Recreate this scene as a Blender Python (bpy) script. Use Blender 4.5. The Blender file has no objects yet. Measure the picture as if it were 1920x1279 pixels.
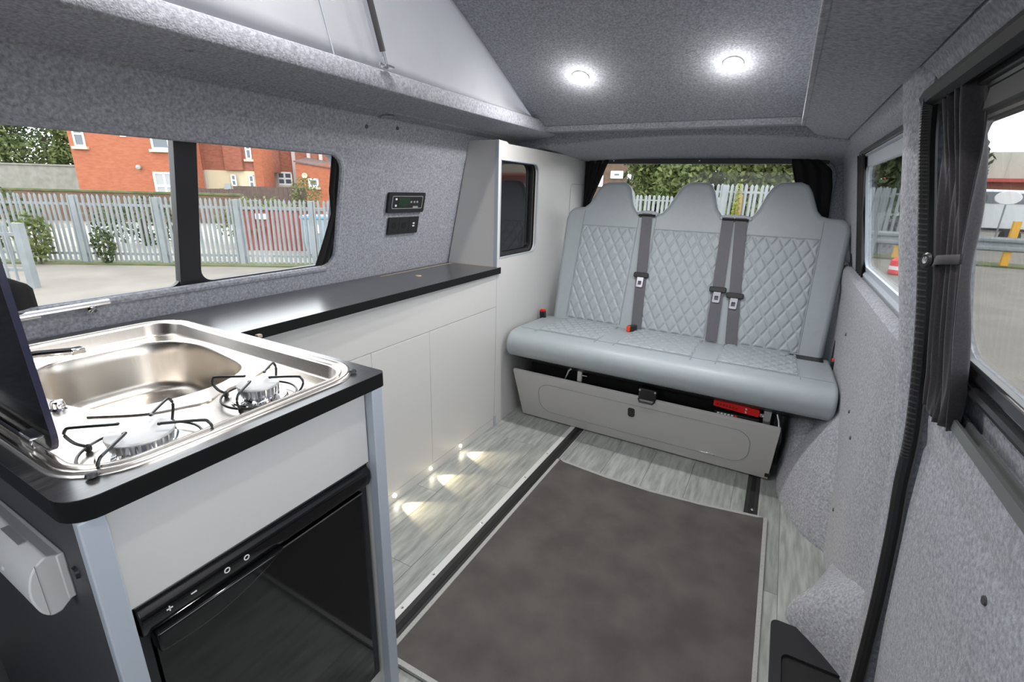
import bpy, bmesh, math, random
from math import sin, cos, pi, radians, sqrt
from mathutils import Vector, Matrix
from mathutils.geometry import tessellate_polygon

random.seed(7)
sc = bpy.context.scene
COL = sc.collection

# ------------------------------------------------------------------ camera, world, exposure
def cam_axes(yaw, pitch, roll):
    y, p, r = radians(yaw), radians(pitch), radians(roll)
    f = Vector((0, cos(p), -sin(p))); u = Vector((0, sin(p), cos(p))); rt = Vector((1, 0, 0))
    rt2 = cos(r) * rt + sin(r) * u; u2 = -sin(r) * rt + cos(r) * u
    Rz = Matrix.Rotation(y, 3, 'Z')
    return Rz @ rt2, Rz @ u2, Rz @ f
cam = bpy.data.cameras.new('camera'); camo = bpy.data.objects.new('camera', cam); COL.objects.link(camo)
rt, up, fw = cam_axes(28.604, 17.616, 1.711)
camo.matrix_world = Matrix(((rt.x, up.x, -fw.x, 0), (rt.y, up.y, -fw.y, 0), (rt.z, up.z, -fw.z, 1.2), (0, 0, 0, 1)))
cam.sensor_width = 36; cam.lens = 36 * 893.36 / 1920; cam.clip_start = .02; cam.clip_end = 300
sc.camera = camo
world = bpy.data.worlds.new('overcast_sky'); sc.world = world; world.use_nodes = True
bg = world.node_tree.nodes['Background']; bg.inputs[0].default_value = (.93, .96, 1, 1); bg.inputs[1].default_value = 1.0
sc.view_settings.view_transform = 'Standard'; sc.view_settings.look = 'None'
sc.view_settings.gamma = 1; sc.view_settings.use_curve_mapping = False
sc.view_settings.exposure = 2.2
LED = 1.1          # watts of each ceiling lamp
sc.cycles.max_bounces = 10; sc.cycles.diffuse_bounces = 6; sc.cycles.transparent_max_bounces = 16
sc.cycles.sample_clamp_indirect = 6; sc.cycles.use_denoising = True

# ------------------------------------------------------------------ materials
M = {}
def mat(name, col, rough=.5, metal=0, spec=.5, col2=None, scale=50, stretch=(1, 1, 1), bump=0, bscale=None, detail=3,
        emit=0, coat=0, lo=.35, hi=.65, dist=.002, rnd=0, sheen=0, transl=0, ng=False):
    m = bpy.data.materials.new(name); m.use_nodes = True; nt = m.node_tree; N = nt.nodes; L = nt.links
    b = N['Principled BSDF']
    b.inputs['Base Color'].default_value = (*col, 1); b.inputs['Roughness'].default_value = rough
    b.inputs['Metallic'].default_value = metal; b.inputs['Specular IOR Level'].default_value = spec
    if coat: b.inputs['Coat Weight'].default_value = coat; b.inputs['Coat Roughness'].default_value = .08
    if sheen: b.inputs['Sheen Weight'].default_value = sheen; b.inputs['Sheen Roughness'].default_value = .5
    if emit: b.inputs['Emission Color'].default_value = (*col, 1); b.inputs['Emission Strength'].default_value = emit
    if col2 or bump:
        tc = N.new('ShaderNodeTexCoord'); mp = N.new('ShaderNodeMapping'); mp.inputs['Scale'].default_value = stretch
        L.new(tc.outputs['Object'], mp.inputs['Vector'])
        if rnd:
            oi = N.new('ShaderNodeObjectInfo'); mu = N.new('ShaderNodeMath'); mu.operation = 'MULTIPLY'; mu.inputs[1].default_value = 37
            L.new(oi.outputs['Random'], mu.inputs[0]); cb = N.new('ShaderNodeCombineXYZ')
            for i in range(3): L.new(mu.outputs[0], cb.inputs[i])
            L.new(cb.outputs[0], mp.inputs['Location'])
        n = N.new('ShaderNodeTexNoise'); n.inputs['Scale'].default_value = scale; n.inputs['Detail'].default_value = detail
        L.new(mp.outputs[0], n.inputs['Vector'])
        if col2:
            r = N.new('ShaderNodeValToRGB'); r.color_ramp.elements[0].position = lo; r.color_ramp.elements[1].position = hi
            r.color_ramp.elements[0].color = (*col, 1); r.color_ramp.elements[1].color = (*col2, 1)
            L.new(n.outputs['Fac'], r.inputs[0]); out = r.outputs[0]
            if rnd:
                hs = N.new('ShaderNodeHueSaturation'); mr = N.new('ShaderNodeMapRange')
                mr.inputs['To Min'].default_value = 1 - rnd; mr.inputs['To Max'].default_value = 1 + rnd
                L.new(oi.outputs['Random'], mr.inputs[0]); L.new(mr.outputs[0], hs.inputs['Value']); L.new(out, hs.inputs['Color']); out = hs.outputs[0]
            L.new(out, b.inputs['Base Color'])
        if bump:
            if bscale and bscale != scale:
                n2 = N.new('ShaderNodeTexNoise'); n2.inputs['Scale'].default_value = bscale; n2.inputs['Detail'].default_value = 2
                L.new(mp.outputs[0], n2.inputs['Vector'])
            else: n2 = n
            bp = N.new('ShaderNodeBump'); bp.inputs['Strength'].default_value = bump; bp.inputs['Distance'].default_value = dist
            L.new(n2.outputs['Fac'], bp.inputs['Height']); L.new(bp.outputs[0], b.inputs['Normal'])
    if transl:
        t = N.new('ShaderNodeBsdfTranslucent'); t.inputs[0].default_value = (*col, 1); mx = N.new('ShaderNodeMixShader'); mx.inputs[0].default_value = transl
        L.new(b.outputs[0], mx.inputs[1]); L.new(t.outputs[0], mx.inputs[2]); L.new(mx.outputs[0], N['Material Output'].inputs[0])
    M[name] = m
    return m
mat('carpet', (.205, .212, .242), .95, spec=.1, col2=(.40, .41, .45), scale=135, bump=.5, bscale=260, detail=5, dist=.003, sheen=.15, lo=.3, hi=.7)
mat('carpet_shelf', (.205, .212, .242), .95, spec=.1, col2=(.40, .41, .45), scale=135, bump=1.0, bscale=75, detail=5, dist=.006, sheen=.15, lo=.3, hi=.7)
mat('canvas', (.50, .505, .53), .9, spec=.1, col2=(.54, .545, .57), scale=9, transl=.5, bump=.1, bscale=500)
mat('white_laminate', (.60, .592, .578), .35)
mat('edge_band', (.40, .435, .49), .4)
mat('base_panel', (.48, .47, .46), .4)
mat('dark_panel', (.05, .05, .055), .5)
mat('worktop_wood', (.012, .012, .013), .30, col2=(.04, .039, .042), scale=14, stretch=(18, 1.2, 18), bump=.12, dist=.001, spec=1.0)
for _i, _v in (('Coat Weight', .55), ('Coat Roughness', .22), ('Coat IOR', 1.6)): M['worktop_wood'].node_tree.nodes['Principled BSDF'].inputs[_i].default_value = _v
mat('worktop_edge', (.005, .005, .005), .45, spec=.25)
mat('steel', (.66, .615, .56), .27, 1, col2=(.70, .655, .60), scale=25, stretch=(1, 14, 1))
mat('chrome', (.86, .86, .87), .08, 1)
mat('alu', (.7, .71, .72), .3, 1)
mat('burner_cap', (.5, .5, .5), .45, .6)
mat('black_wire', (.012, .012, .012), .3)
mat('black_gloss', (.006, .006, .007), .06, spec=.6)
mat('smoked_glass', (.003, .003, .004), .08, spec=.04)
mat('glass_edge', (.03, .03, .06), .2)
mat('black_plastic', (.015, .015, .017), .4)
mat('black_satin', (.02, .02, .022), .3)
mat('rubber', (.009, .009, .010), .6)
mat('channel_grey', (.17, .18, .18), .4, .3)
mat('rubber_rib', (.05, .048, .05), .55)
mat('vinyl', (.325, .36, .385), .42, col2=(.34, .375, .40), scale=40, bump=.15, bscale=700, dist=.0008)
mat('vinyl_seam', (.26, .29, .31), .6)
mat('webbing', (.085, .082, .098), .55, col2=(.105, .10, .12), scale=600, stretch=(1, .1, .1))
mat('orange_red', (.85, .06, .015), .35)
mat('red', (.75, .012, .01), .3)
mat('dark_red', (.28, .005, .005), .4)
mat('pink_red', (.6, .06, .07), .4)
mat('floor_plank', (.20, .212, .20), .42, col2=(.37, .382, .365), scale=10, stretch=(7, .8, 1), detail=8, bump=.12, bscale=30, rnd=.10, lo=.28, hi=.68, dist=.001)
mat('floor_base', (.12, .12, .12), .7)
mat('mat_pile', (.072, .067, .064), .95, spec=.1, col2=(.102, .095, .09), scale=7, bump=.6, bscale=500, detail=6, dist=.002)
mat('mat_binding', (.36, .36, .35), .7, col2=(.28, .28, .27), scale=400, stretch=(1, 1, 1))
mat('metal_trim', (.62, .62, .62), .35, .2)
mat('white_plastic', (.66, .65, .63), .4)
mat('mark_white', (.75, .75, .75), .5)
mat('mark_grey', (.3, .3, .29), .5)
mat('lcd', (.012, .035, .018), .15)
mat('inlay', (.42, .33, .24), .5)
mat('curtain', (.024, .021, .024), .85, col2=(.034, .030, .034), scale=300, sheen=.1, bump=.2, bscale=900, dist=.0006)
mat('curtain_black', (.010, .009, .010), .9)
mat('paint_pale', (.42, .52, .58), .3)
mat('led', (1, 1, 1), .5, emit=30)
mat('led_warm', (1, .9, .7), .5, emit=25)
mat('void', (.005, .005, .005), .8)
# outdoors
mat('asphalt', (.148, .133, .112), .95, col2=(.185, .168, .142), scale=1.2, detail=6)
mat('concrete', (.25, .24, .21), .9, col2=(.19, .185, .155), scale=2)
mat('grass', (.06, .085, .03), .95, col2=(.12, .12, .05), scale=4)
mat('galvanised', (.17, .19, .195), .6, 0, col2=(.22, .235, .24), scale=3)
mat('white_paint', (.75, .75, .74), .5)
mat('brick_orange', (.31, .098, .048), .9, col2=(.37, .125, .065), scale=3, detail=6, stretch=(1, 1, 3))
mat('brick_red', (.25, .09, .056), .9, col2=(.33, .125, .08), scale=3, detail=6, stretch=(1, 1, 3))
mat('brick_brown', (.10, .065, .042), .9, col2=(.14, .09, .06), scale=3)
mat('mortar', (.3, .24, .19), .9)
mat('cream', (.60, .53, .36), .8)
mat('stone_sill', (.5, .46, .36), .8)
mat('roof_tile', (.12, .09, .08), .8, col2=(.16, .11, .1), scale=5)
mat('pane', (.10, .115, .13), .08, spec=.6)
mat('pane_net', (.33, .34, .33), .3)
mat('drainpipe', (.48, .42, .40), .5)
mat('brown_wood', (.075, .05, .042), .8, col2=(.10, .065, .052), scale=6)
mat('leaf', (.075, .105, .026), .7, col2=(.16, .19, .06), scale=2, transl=.25)
mat('leaf_dark', (.030, .050, .014), .7, col2=(.075, .10, .032), scale=2, transl=.2)
mat('leaf_yellow', (.22, .25, .015), .7, col2=(.16, .2, .02), scale=5, transl=.25)
mat('bark', (.06, .045, .03), .9)
mat('ivy_brown', (.24, .16, .06), .9)
mat('yellow_paint', (.62, .33, .025), .5)
mat('van_white', (.62, .64, .64), .3)
mat('clad_cream', (.46, .45, .38), .6)
mat('clad_olive', (.30, .28, .14), .7)
mat('fascia_red', (.38, .06, .04), .5)
mat('bin_grey', (.33, .40, .46), .5)
mat('bin_lid', (.16, .33, .58), .5)
mat('red_door', (.24, .06, .045), .7)
mat('tyre', (.02, .02, .02), .8)
def glass_mat(name, tint, mixf):
    m = bpy.data.materials.new(name); m.use_nodes = True; nt = m.node_tree; nt.nodes.clear(); N = nt.nodes; L = nt.links
    o = N.new('ShaderNodeOutputMaterial'); t = N.new('ShaderNodeBsdfTransparent'); t.inputs[0].default_value = (*tint, 1)
    g = N.new('ShaderNodeBsdfGlossy'); g.inputs['Roughness'].default_value = .02; x = N.new('ShaderNodeMixShader')
    f = N.new('ShaderNodeFresnel'); f.inputs[0].default_value = 1.3; mu = N.new('ShaderNodeMath'); mu.operation = 'MULTIPLY'; mu.inputs[1].default_value = mixf
    L.new(f.outputs[0], mu.inputs[0]); L.new(mu.outputs[0], x.inputs[0]); L.new(t.outputs[0], x.inputs[1]); L.new(g.outputs[0], x.inputs[2]); L.new(x.outputs[0], o.inputs[0])
    M[name] = m
glass_mat('glass', (.97, .98, .98), .6)
glass_mat('tinted_glass', (.08, .08, .085), 1)

# ------------------------------------------------------------------ builders
def setp(o, label=None, cat=None, group=None, kind=None):
    if label: o['label'] = label
    if cat: o['category'] = cat
    if group: o['group'] = group
    if kind: o['kind'] = kind
    return o
def empty(name, loc, label, cat, group=None):
    e = bpy.data.objects.new(name, None); COL.objects.link(e); e.location = loc; e.empty_display_size = .05
    return setp(e, label, cat, group)
def attach(o, parent):
    o.parent = parent
    if parent.type == 'EMPTY': o.matrix_parent_inverse = Matrix.Translation(-parent.location)
class MB:
    def __init__(s): s.v = []; s.f = []
    def add(s, vs, fs):
        k = len(s.v); s.v += [tuple(p) for p in vs]; s.f += [tuple(i + k for i in f) for f in fs]; return s
    def box(s, x0, x1, y0, y1, z0, z1):
        return s.add([(x0, y0, z0), (x1, y0, z0), (x1, y1, z0), (x0, y1, z0), (x0, y0, z1), (x1, y0, z1), (x1, y1, z1), (x0, y1, z1)],
                     [(0, 3, 2, 1), (4, 5, 6, 7), (0, 1, 5, 4), (1, 2, 6, 5), (2, 3, 7, 6), (3, 0, 4, 7)])
    def hexa(s, p):   # 8 points ordered as box
        return s.add(p, [(0, 3, 2, 1), (4, 5, 6, 7), (0, 1, 5, 4), (1, 2, 6, 5), (2, 3, 7, 6), (3, 0, 4, 7)])
    def slab(s, outer, holes, fn, t0, t1):
        loops = [outer] + list(holes)
        flat = [p for l in loops for p in l]
        tris = tessellate_polygon([[Vector((p[0], p[1], 0)) for p in l] for l in loops])
        n = len(flat); vs = [fn(p, t0) for p in flat] + [fn(p, t1) for p in flat]
        def area(t):
            a, b, c = (flat[i] for i in t); return (b[0]-a[0])*(c[1]-a[1])-(b[1]-a[1])*(c[0]-a[0])
        fs = []
        for t in tris:
            if abs(area(t)) < 1e-12: continue
            t = t if area(t) > 0 else t[::-1]
            fs += [t, tuple(i + n for i in t[::-1])]
        k = 0
        for l in loops:
            m = len(l)
            for i in range(m):
                j = (i + 1) % m; fs.append((k + i, k + j, k + j + n, k + i + n))
            k += m
        return s.add(vs, fs)
    def sweep(s, path, sec, closed=False, upv=Vector((0, 0, 1))):
        """sec: list of (a,b) offsets in the local frame (side, up)"""
        P = [Vector(p) for p in path]; n = len(P); m = len(sec); vs = []
        for i in range(n):
            if closed: d = P[(i + 1) % n] - P[i - 1]
            else: d = P[min(i + 1, n - 1)] - P[max(i - 1, 0)]
            d.normalize(); sd = d.cross(upv)
            if sd.length < 1e-4: sd = d.cross(Vector((1, 0, 0)))
            sd.normalize(); u = sd.cross(d)
            for a, b in sec: vs.append(P[i] + sd * a + u * b)
        fs = []
        for i in range(n if closed else n - 1):
            j = (i + 1) % n
            for q in range(m):
                r = (q + 1) % m; fs.append((i * m + q, i * m + r, j * m + r, j * m + q))
        if not closed: fs += [tuple(range(m))[::-1], tuple((n - 1) * m + q for q in range(m))]
        return s.add(vs, fs)
    def tube(s, path, r, seg=8, closed=False, upv=Vector((0, 0, 1))):
        return s.sweep(path, [(r * cos(2 * pi * q / seg), r * sin(2 * pi * q / seg)) for q in range(seg)], closed, upv)
    def lathe(s, prof, c, seg=24, axis=Vector((0, 0, 1))):
        c = Vector(c); a = Vector(axis).normalized(); e1 = a.orthogonal().normalized(); e2 = a.cross(e1); vs = []; fs = []; n = len(prof)
        for k in range(seg):
            t = 2 * pi * k / seg; d = e1 * cos(t) + e2 * sin(t)
            vs += [c + d * r + a * h for r, h in prof]
        for k in range(seg):
            j = (k + 1) % seg
            for i in range(n - 1): fs.append((k * n + i, j * n + i, j * n + i + 1, k * n + i + 1))
        fs.append(tuple(k * n for k in range(seg))[::-1]); fs.append(tuple(k * n + n - 1 for k in range(seg)))
        return s.add(vs, fs)
    def extr(s, prof, fn, a, b):
        """closed 2D profile swept from a to b: fn(p, t) -> point"""
        n = len(prof); vs = [fn(p, a) for p in prof] + [fn(p, b) for p in prof]
        return s.add(vs, [(i, (i + 1) % n, (i + 1) % n + n, i + n) for i in range(n)] + [tuple(range(n))[::-1], tuple(range(n, 2 * n))])
    def grid(s, fn, nu, nv):
        vs = [fn(i / nu, j / nv) for j in range(nv + 1) for i in range(nu + 1)]
        return s.add(vs, [(j * (nu + 1) + i, j * (nu + 1) + i + 1, (j + 1) * (nu + 1) + i + 1, (j + 1) * (nu + 1) + i) for j in range(nv) for i in range(nu)])
    def build(s, name, m, parent=None, bevel=0, seg=2, smooth=35, label=None, cat=None, group=None, kind=None, solid=0):
        me = bpy.data.meshes.new(name); me.from_pydata([tuple(v) for v in s.v], [], s.f)
        bm = bmesh.new(); bm.from_mesh(me); bmesh.ops.recalc_face_normals(bm, faces=bm.faces); bm.to_mesh(me); bm.free()
        me.materials.append(M[m] if isinstance(m, str) else m)
        if smooth:
            me.polygons.foreach_set('use_smooth', [True] * len(me.polygons)); me.set_sharp_from_angle(angle=radians(smooth))
        o = bpy.data.objects.new(name, me); COL.objects.link(o)
        if solid:
            sm = o.modifiers.new('solid', 'SOLIDIFY'); sm.thickness = solid; sm.offset = 0
        if bevel:
            b = o.modifiers.new('bevel', 'BEVEL'); b.width = bevel; b.segments = seg; b.limit_method = 'ANGLE'; b.angle_limit = radians(40)
            b.harden_normals = False
        if parent: attach(o, parent)
        return setp(o, label, cat, group, kind)
def rrect(x0, x1, y0, y1, r, n=6, rs=None):
    rs = rs or (r, r, r, r); out = []
    for (cx, cy, a, q) in ((x1, y0, -90, 1), (x1, y1, 0, 2), (x0, y1, 90, 3), (x0, y0, 180, 0)):
        q = rs[q]; sx = -1 if cx == x1 else 1; sy = -1 if cy == y1 else 1
        if q <= 0: out.append((cx, cy)); continue
        for k in range(n + 1):
            t = radians(a + 90 * k / n); out.append((cx + sx * q + q * cos(t), cy + sy * q + q * sin(t)))
    return out
def crom(pts, n=5, closed=True):
    out = []; N = len(pts)
    for i in range(N if closed else N - 1):
        g = (lambda k: pts[k % N]) if closed else (lambda k: pts[max(0, min(N - 1, k))])
        p0, p1, p2, p3 = g(i - 1), g(i), g(i + 1), g(i + 2)
        for k in range(n):
            t = k / n
            out.append(tuple(.5 * (2 * b + (c - a) * t + (2 * a - 5 * b + 4 * c - d) * t * t + (-a + 3 * b - 3 * c + d) * t ** 3) for a, b, c, d in zip(p0, p1, p2, p3)))
    if not closed: out.append(tuple(pts[-1]))
    return out
def B(*a): return MB().box(*a)
XZ = lambda p, t: (p[0], t, p[1]); YZ = lambda p, t: (t, p[0], p[1]); XY = lambda p, t: (p[0], p[1], t)

# ------------------------------------------------------------------ the van shell
def wl(z): return -1.46 + .23 * (z - .842)          # inner face of the left wall
def wr(z): return .30 - .20 * (z - .93)             # inner face of the right wall
WIN_L = rrect(.08, 1.245, .905, 1.303, .06)
CABW_L = rrect(-1.62, -.85, .84, 1.38, .08)  # unseen cab window, cut short so less light reaches the right wall
mb = MB().slab([(-1.7, 0), (3.12, 0), (3.12, 1.45), (-1.7, 1.45)], [WIN_L, CABW_L], lambda p, t: (wl(p[1]) - t, p[0], p[1]), 0, .06)
wall_l = mb.build('wall_left', 'carpet', kind='structure')
rim = [(wl(p[1]) - .004, p[0], p[1]) for p in WIN_L]
MB().tube(rim, .011, 8, True, Vector((1, 0, 0))).build('window_reveal', 'carpet', wall_l)
for yy, zz in ((1.49, 1.408), (1.335, 1.396)):
    MB().lathe([(.001, .004), (.006, .003), (.007, 0)], (wl(zz), yy, zz), 12, (1, 0, -.2)).build('lining_button', 'dark_panel', wall_l)
# roof rail ledge on the left
prof = [(-1.40, 1.432), (-1.322, 1.434), (-1.302, 1.446), (-1.288, 1.447), (-1.286, 1.451), (-1.12, 1.468), (-1.104, 1.474), (-1.10, 1.484), (-1.10, 1.512), (-1.106, 1.524), (-1.12, 1.528), (-1.40, 1.53)]
MB().extr(prof, XZ, -.95, 2.62).build('trim_1', 'carpet', kind='structure', bevel=.004)
led = bpy.data.objects['trim_1']
MB().tube([(-1.315, 1.39, 1.432), (-1.31, 1.40, 1.437), (-1.296, 1.44, 1.441)], .004, 6).build('lining_fold', 'carpet', led)
for a in (.545, .555, .60): MB().lathe([(.001, .002), (.004, .002), (.004, 0)], (-1.17, a + .12, 1.462), 8, (0, 0, -1)).build('screw', 'chrome', led)
# right shelf panel under the roof opening
mb = MB().slab([(0, -.95), (.165, -.95), (.165, 2.93), (.15, 2.94), (.012, 2.25), (0, 2.2)], [], lambda p, t: (p[0], p[1], 1.458 - .17 * p[0] + t), 0, .07)
mb.build('trim_2', 'carpet_shelf', bevel=.008, seg=3, kind='structure')
MB().sweep([(0.0, y, 1.462) for y in (-.95, 0, 1.2, 2.2)], [(-.007, -.006), (.007, -.006), (.007, .006), (-.007, .006)]).build('lip', 'white_laminate', bpy.data.objects['trim_2'], bevel=.003).data.materials[0] = M['carpet']
# side band above door and rear window on the right
band = [(.168, 1.432), (.176, 1.424), (wr(1.375), 1.375), (wr(1.36) + .03, 1.36), (.33, 1.36), (.33, 1.53), (.168, 1.53)]
MB().extr(band, XZ, -.95, 3.12).build('trim_3', 'carpet', kind='structure', bevel=.006)
# tilted roof of the raised top, hinged at the back
def rz(y): return 1.50 + .425 * (2.28 - y)
RX0, RX1 = -1.13, .06
MB().hexa([(RX0, -.35, rz(-.35)), (RX1, -.35, rz(-.35)), (RX1, 2.28, rz(2.28)), (RX0, 2.28, rz(2.28)), (RX0, -.35, rz(-.35) + .05), (RX1, -.35, rz(-.35) + .05), (RX1, 2.28, rz(2.28) + .05), (RX0, 2.28, rz(2.28) + .05)]).build('ceiling', 'carpet', kind='structure')
# canvas of the raised roof: both sides and front
def canv(u, v, x0, x1):
    y = -.35 + u * 2.60; z0 = 1.53; z1 = max(rz(y) + .01, z0 + .002)
    b = .018 * sin(pi * v) + .006 * sin(3.2 * y * pi) * sin(pi * v)
    return (x0 + (x1 - x0) * v + b * (1 if x0 > -.5 else -1), y, z0 + (z1 - z0) * v)
cv = MB().grid(lambda u, v: canv(u, v, -1.125, -1.115), 40, 14).build('roof_canvas', 'canvas', solid=.002,
    label='pale grey canvas wall of the raised roof above the window side ledge', cat='canvas')
MB().grid(lambda u, v: (canv(u * .0 + .28, v, -1.125, -1.115)[0] + .003, 1.02 - .20 * v + u * .004, canv(.28 + .0 * u, v, -1, -1)[2]), 1, 10).build('seam', 'edge_band', cv)
MB().grid(lambda u, v: canv(u, v, .08, .05), 30, 10).build('roof_canvas', 'canvas', solid=.002,
    label='canvas wall of the raised roof on the sliding door side', cat='canvas')
MB().grid(lambda u, v: (-1.12 + 1.19 * u, -.35, 1.53 + (rz(-.35) - 1.52) * v), 10, 6).build('roof_canvas', 'canvas', solid=.002,
    label='front canvas wall of the raised roof behind the viewpoint', cat='canvas')
# rear header between hinge and tailgate
def arch(x): return ((x + .47) / .64) ** 2
rows = [lambda x: (2.285, 1.502), lambda x: (2.30, 1.476), lambda x: (2.43, 1.484), lambda x: (2.435, 1.482 - .026 * arch(x)), lambda x: (2.440, 1.460 - .034 * arch(x)),
        lambda x: (2.452, 1.456 - .036 * arch(x)), lambda x: (2.66, 1.470 - .056 * arch(x)), lambda x: (2.70, 1.462 - .054 * arch(x)), lambda x: (3.04, 1.405 - .018 * arch(x)), lambda x: (3.06, 1.385 - .018 * arch(x)),
        lambda x: (3.12, 1.385), lambda x: (3.12, 1.55), lambda x: (2.285, 1.55)]
mb = MB(); nx = 24; vs = []
for i in range(nx + 1):
    x = -1.36 + 1.60 * i / nx; vs += [(x, *r(x)) for r in rows]
n = len(rows)
mb.add(vs, [(i * n + q, i * n + (q + 1) % n, (i + 1) * n + (q + 1) % n, (i + 1) * n + q) for i in range(nx) for q in range(n)])
mb.build('trim_4', 'carpet', kind='structure', smooth=18)
# roof over the cab and above the ledges
B(-1.45, .36, -.95, -.35, 1.53, 1.56).build('trim_5', 'carpet', kind='structure')
B(-1.45, .36, 2.27, 3.14, 1.55, 1.58).build('trim_6', 'carpet', kind='structure')

# right wall: rear quarter with window
WIN_R = rrect(1.30, 2.30, .93, 1.36, .05)
mb = MB().slab([(1.2, 0), (3.12, 0), (3.12, 1.44), (1.2, 1.44)], [WIN_R], lambda p, t: (wr(p[1]) + t, p[0], p[1]), 0, .022)
wall_r = mb.build('wall_right', 'carpet', kind='structure')
rim = [(wr(p[1]) + .004, p[0], p[1]) for p in WIN_R]
MB().tube(rim, .010, 8, True, Vector((1, 0, 0))).build('window_reveal', 'edge_band', wall_r)
# proud lower lining with sill ledge, rounding over the wheel arch
LIN = [(.300, .912), (.282, .905), (.274, .892), (.274, .87), (.276, .84), (.285, .80), (.304, .40), (.322, .0)]
def lin(z):
    for (x0, z0), (x1, z1) in zip(LIN, LIN[1:]):
        if z <= z0 and z >= z1: return x0 + (x1 - x0) * (z - z0) / (z1 - z0)
def low_fn(u, v):
    y = 1.185 + 1.915 * u; k = v * (len(LIN) - 1); i = min(int(k), len(LIN) - 2); t = k - i
    x = LIN[i][0] + (LIN[i + 1][0] - LIN[i][0]) * t; z = LIN[i][1] + (LIN[i + 1][1] - LIN[i][1]) * t
    w = max(0, 1 - (y - 1.2) / .34) ; w = w * w * (3 - 2 * w) if w < 1 else 1
    return (x + .050 * w * min(1, max(0, (.93 - z) / .3)), y, z)
low = MB().grid(low_fn, 60, 28).build('lower_lining', 'carpet', wall_r, smooth=30)
LF = crom([(.165, 2.45, .42), (.168, 2.10, .45), (.200, 1.98, .43), (.25, 1.85, .30), (.300, 1.79, .14), (.325, 1.76, .08), (.325, 1.64, .08), (.30, 1.585, .12), (.245, 1.47, .17), (.208, 1.42, .19), (.215, 1.37, .22), (.29, 1.29, .26), (.36, 1.20, .28)], 6, False)
def low_loft(u, v):
    i = u * (len(LF) - 1); a = int(min(i, len(LF) - 2)); t = i - a
    f = Vector(LF[a]).lerp(Vector(LF[a + 1]), t); zt = f.z; w = max(0, 1 - (f.y - 1.2) / .34); w = w * w * (3 - 2 * w) if w < 1 else 1; xt = lin(zt) + .010 + .050 * w * min(1, max(0, (.93 - zt) / .3))
    return (f.x + (xt - f.x) * (v ** 1.8), f.y, zt * v)
MB().grid(low_loft, 60, 16).build('wheel_arch_lining', 'carpet', wall_r, smooth=60)
MB().box(.172, .33, 2.12, 3.05, .0, .34).build('wheel_arch_core', 'carpet', wall_r, bevel=.06, seg=5)
for (x, y, z) in ((.258, 1.95, .755), (.27, 1.62, .60), (.272, 1.52, .56), (.285, 1.56, .30)):
    MB().lathe([(.001, .003), (.005, .003), (.006, 0)], (x - .004, y, z), 10, (-1, 0, 0)).build('lining_button', 'dark_panel', wall_r)
# pillar between sliding door and rear quarter
pp = [(.158, .19, 1.44), (.160, .19, 1.41), (.164, .19, 1.372), (.172, .198, 1.33), (.181, .212, 1.278), (.214, .243, 1.10), (.246, .272, .961), (.285, .312, .75), (.306, .330, .592), (.325, .345, .35), (.336, .352, .13), (.338, .36, 0)]
vs = []; fs = []
for a, b, z in pp:
    fl_ = max(0, (z - 1.30) / .14) ** 2
    vs += [(a, 1.245 + .07 * fl_, z), (a + .006, 1.205, z), (b - .004, 1.165, z), (b + .02, 1.165, z), (b + .02, 1.30, z), (a + .04, 1.32 + .07 * fl_, z), (a + .012, 1.29 + .08 * fl_, z)]
m = 7
for i in range(len(pp) - 1):
    for q in range(m): fs.append((i * m + q, i * m + (q + 1) % m, (i + 1) * m + (q + 1) % m, (i + 1) * m + q))
pil = MB().add(vs, fs).build('trim_7', 'carpet', kind='structure', smooth=60)
# sliding door: slab with window
WIN_D = rrect(-.30, 1.10, .95, 1.325, .07)
CABW_R = rrect(-1.62, -.45, .84, 1.33, .08)
mb = MB().slab([(-1.7, -.1), (1.165, -.1), (1.165, 1.36), (-1.7, 1.36)], [WIN_D, CABW_R], lambda p, t: (wr(min(p[1], 1.4)) + .02 + t, p[0], p[1]), 0, .012)
door = mb.build('door_1', 'carpet', kind='structure')
prof = [(.42, .848), (.312, .846), (.306, .838), (.308, .80), (.316, .76), (.318, .745), (.316, .735), (.322, .60), (.345, .30), (.37, .05), (.45, .05)]
MB().extr(prof, XZ, -1.6, 1.13).build('door_card', 'carpet', door, bevel=.006, seg=3)
MB().lathe([(.001, .003), (.006, .003), (.007, 0)], (.318, .745, .70), 12, (-1, 0, 0)).build('lining_button', 'dark_panel', door)
# aluminium channel the curtain runs in, with groove
MB().extr([(.296, .846), (.318, .846), (.318, .864), (.313, .864), (.313, .852), (.301, .852), (.301, .864), (.296, .864)], XZ, -.9, 1.10).build('curtain_channel', 'channel_grey', door)
# thick black seal round the door glass
rim = [(wr(p[1]) + .014, p[0], p[1]) for p in rrect(-.31, 1.105, .942, 1.333, .07, 8)]
MB().sweep(rim, [(-.011, -.008), (.011, -.008), (.011, .010), (-.011, .010)], True, Vector((1, 0, 0))).build('window_seal', 'black_satin', door, bevel=.004)
rim2 = [(wr(p[1]) + .006, p[0], p[1]) for p in rrect(-.335, 1.118, .915, 1.36, .08, 8)]
MB().tube(rim2, .009, 8, True, Vector((1, 0, 0))).build('window_seal', 'black_satin', door)
# pale painted door edge
MB().hexa([(wr(.88) + .006, 1.125, .88), (wr(.88) + .006, 1.158, .88), (wr(.88) + .03, 1.158, .88), (wr(.88) + .03, 1.125, .88), (wr(1.35) + .006, 1.125, 1.35), (wr(1.35) + .006, 1.158, 1.35), (wr(1.35) + .03, 1.158, 1.35), (wr(1.35) + .03, 1.125, 1.35)]).build('door_edge', 'paint_pale', door)
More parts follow.
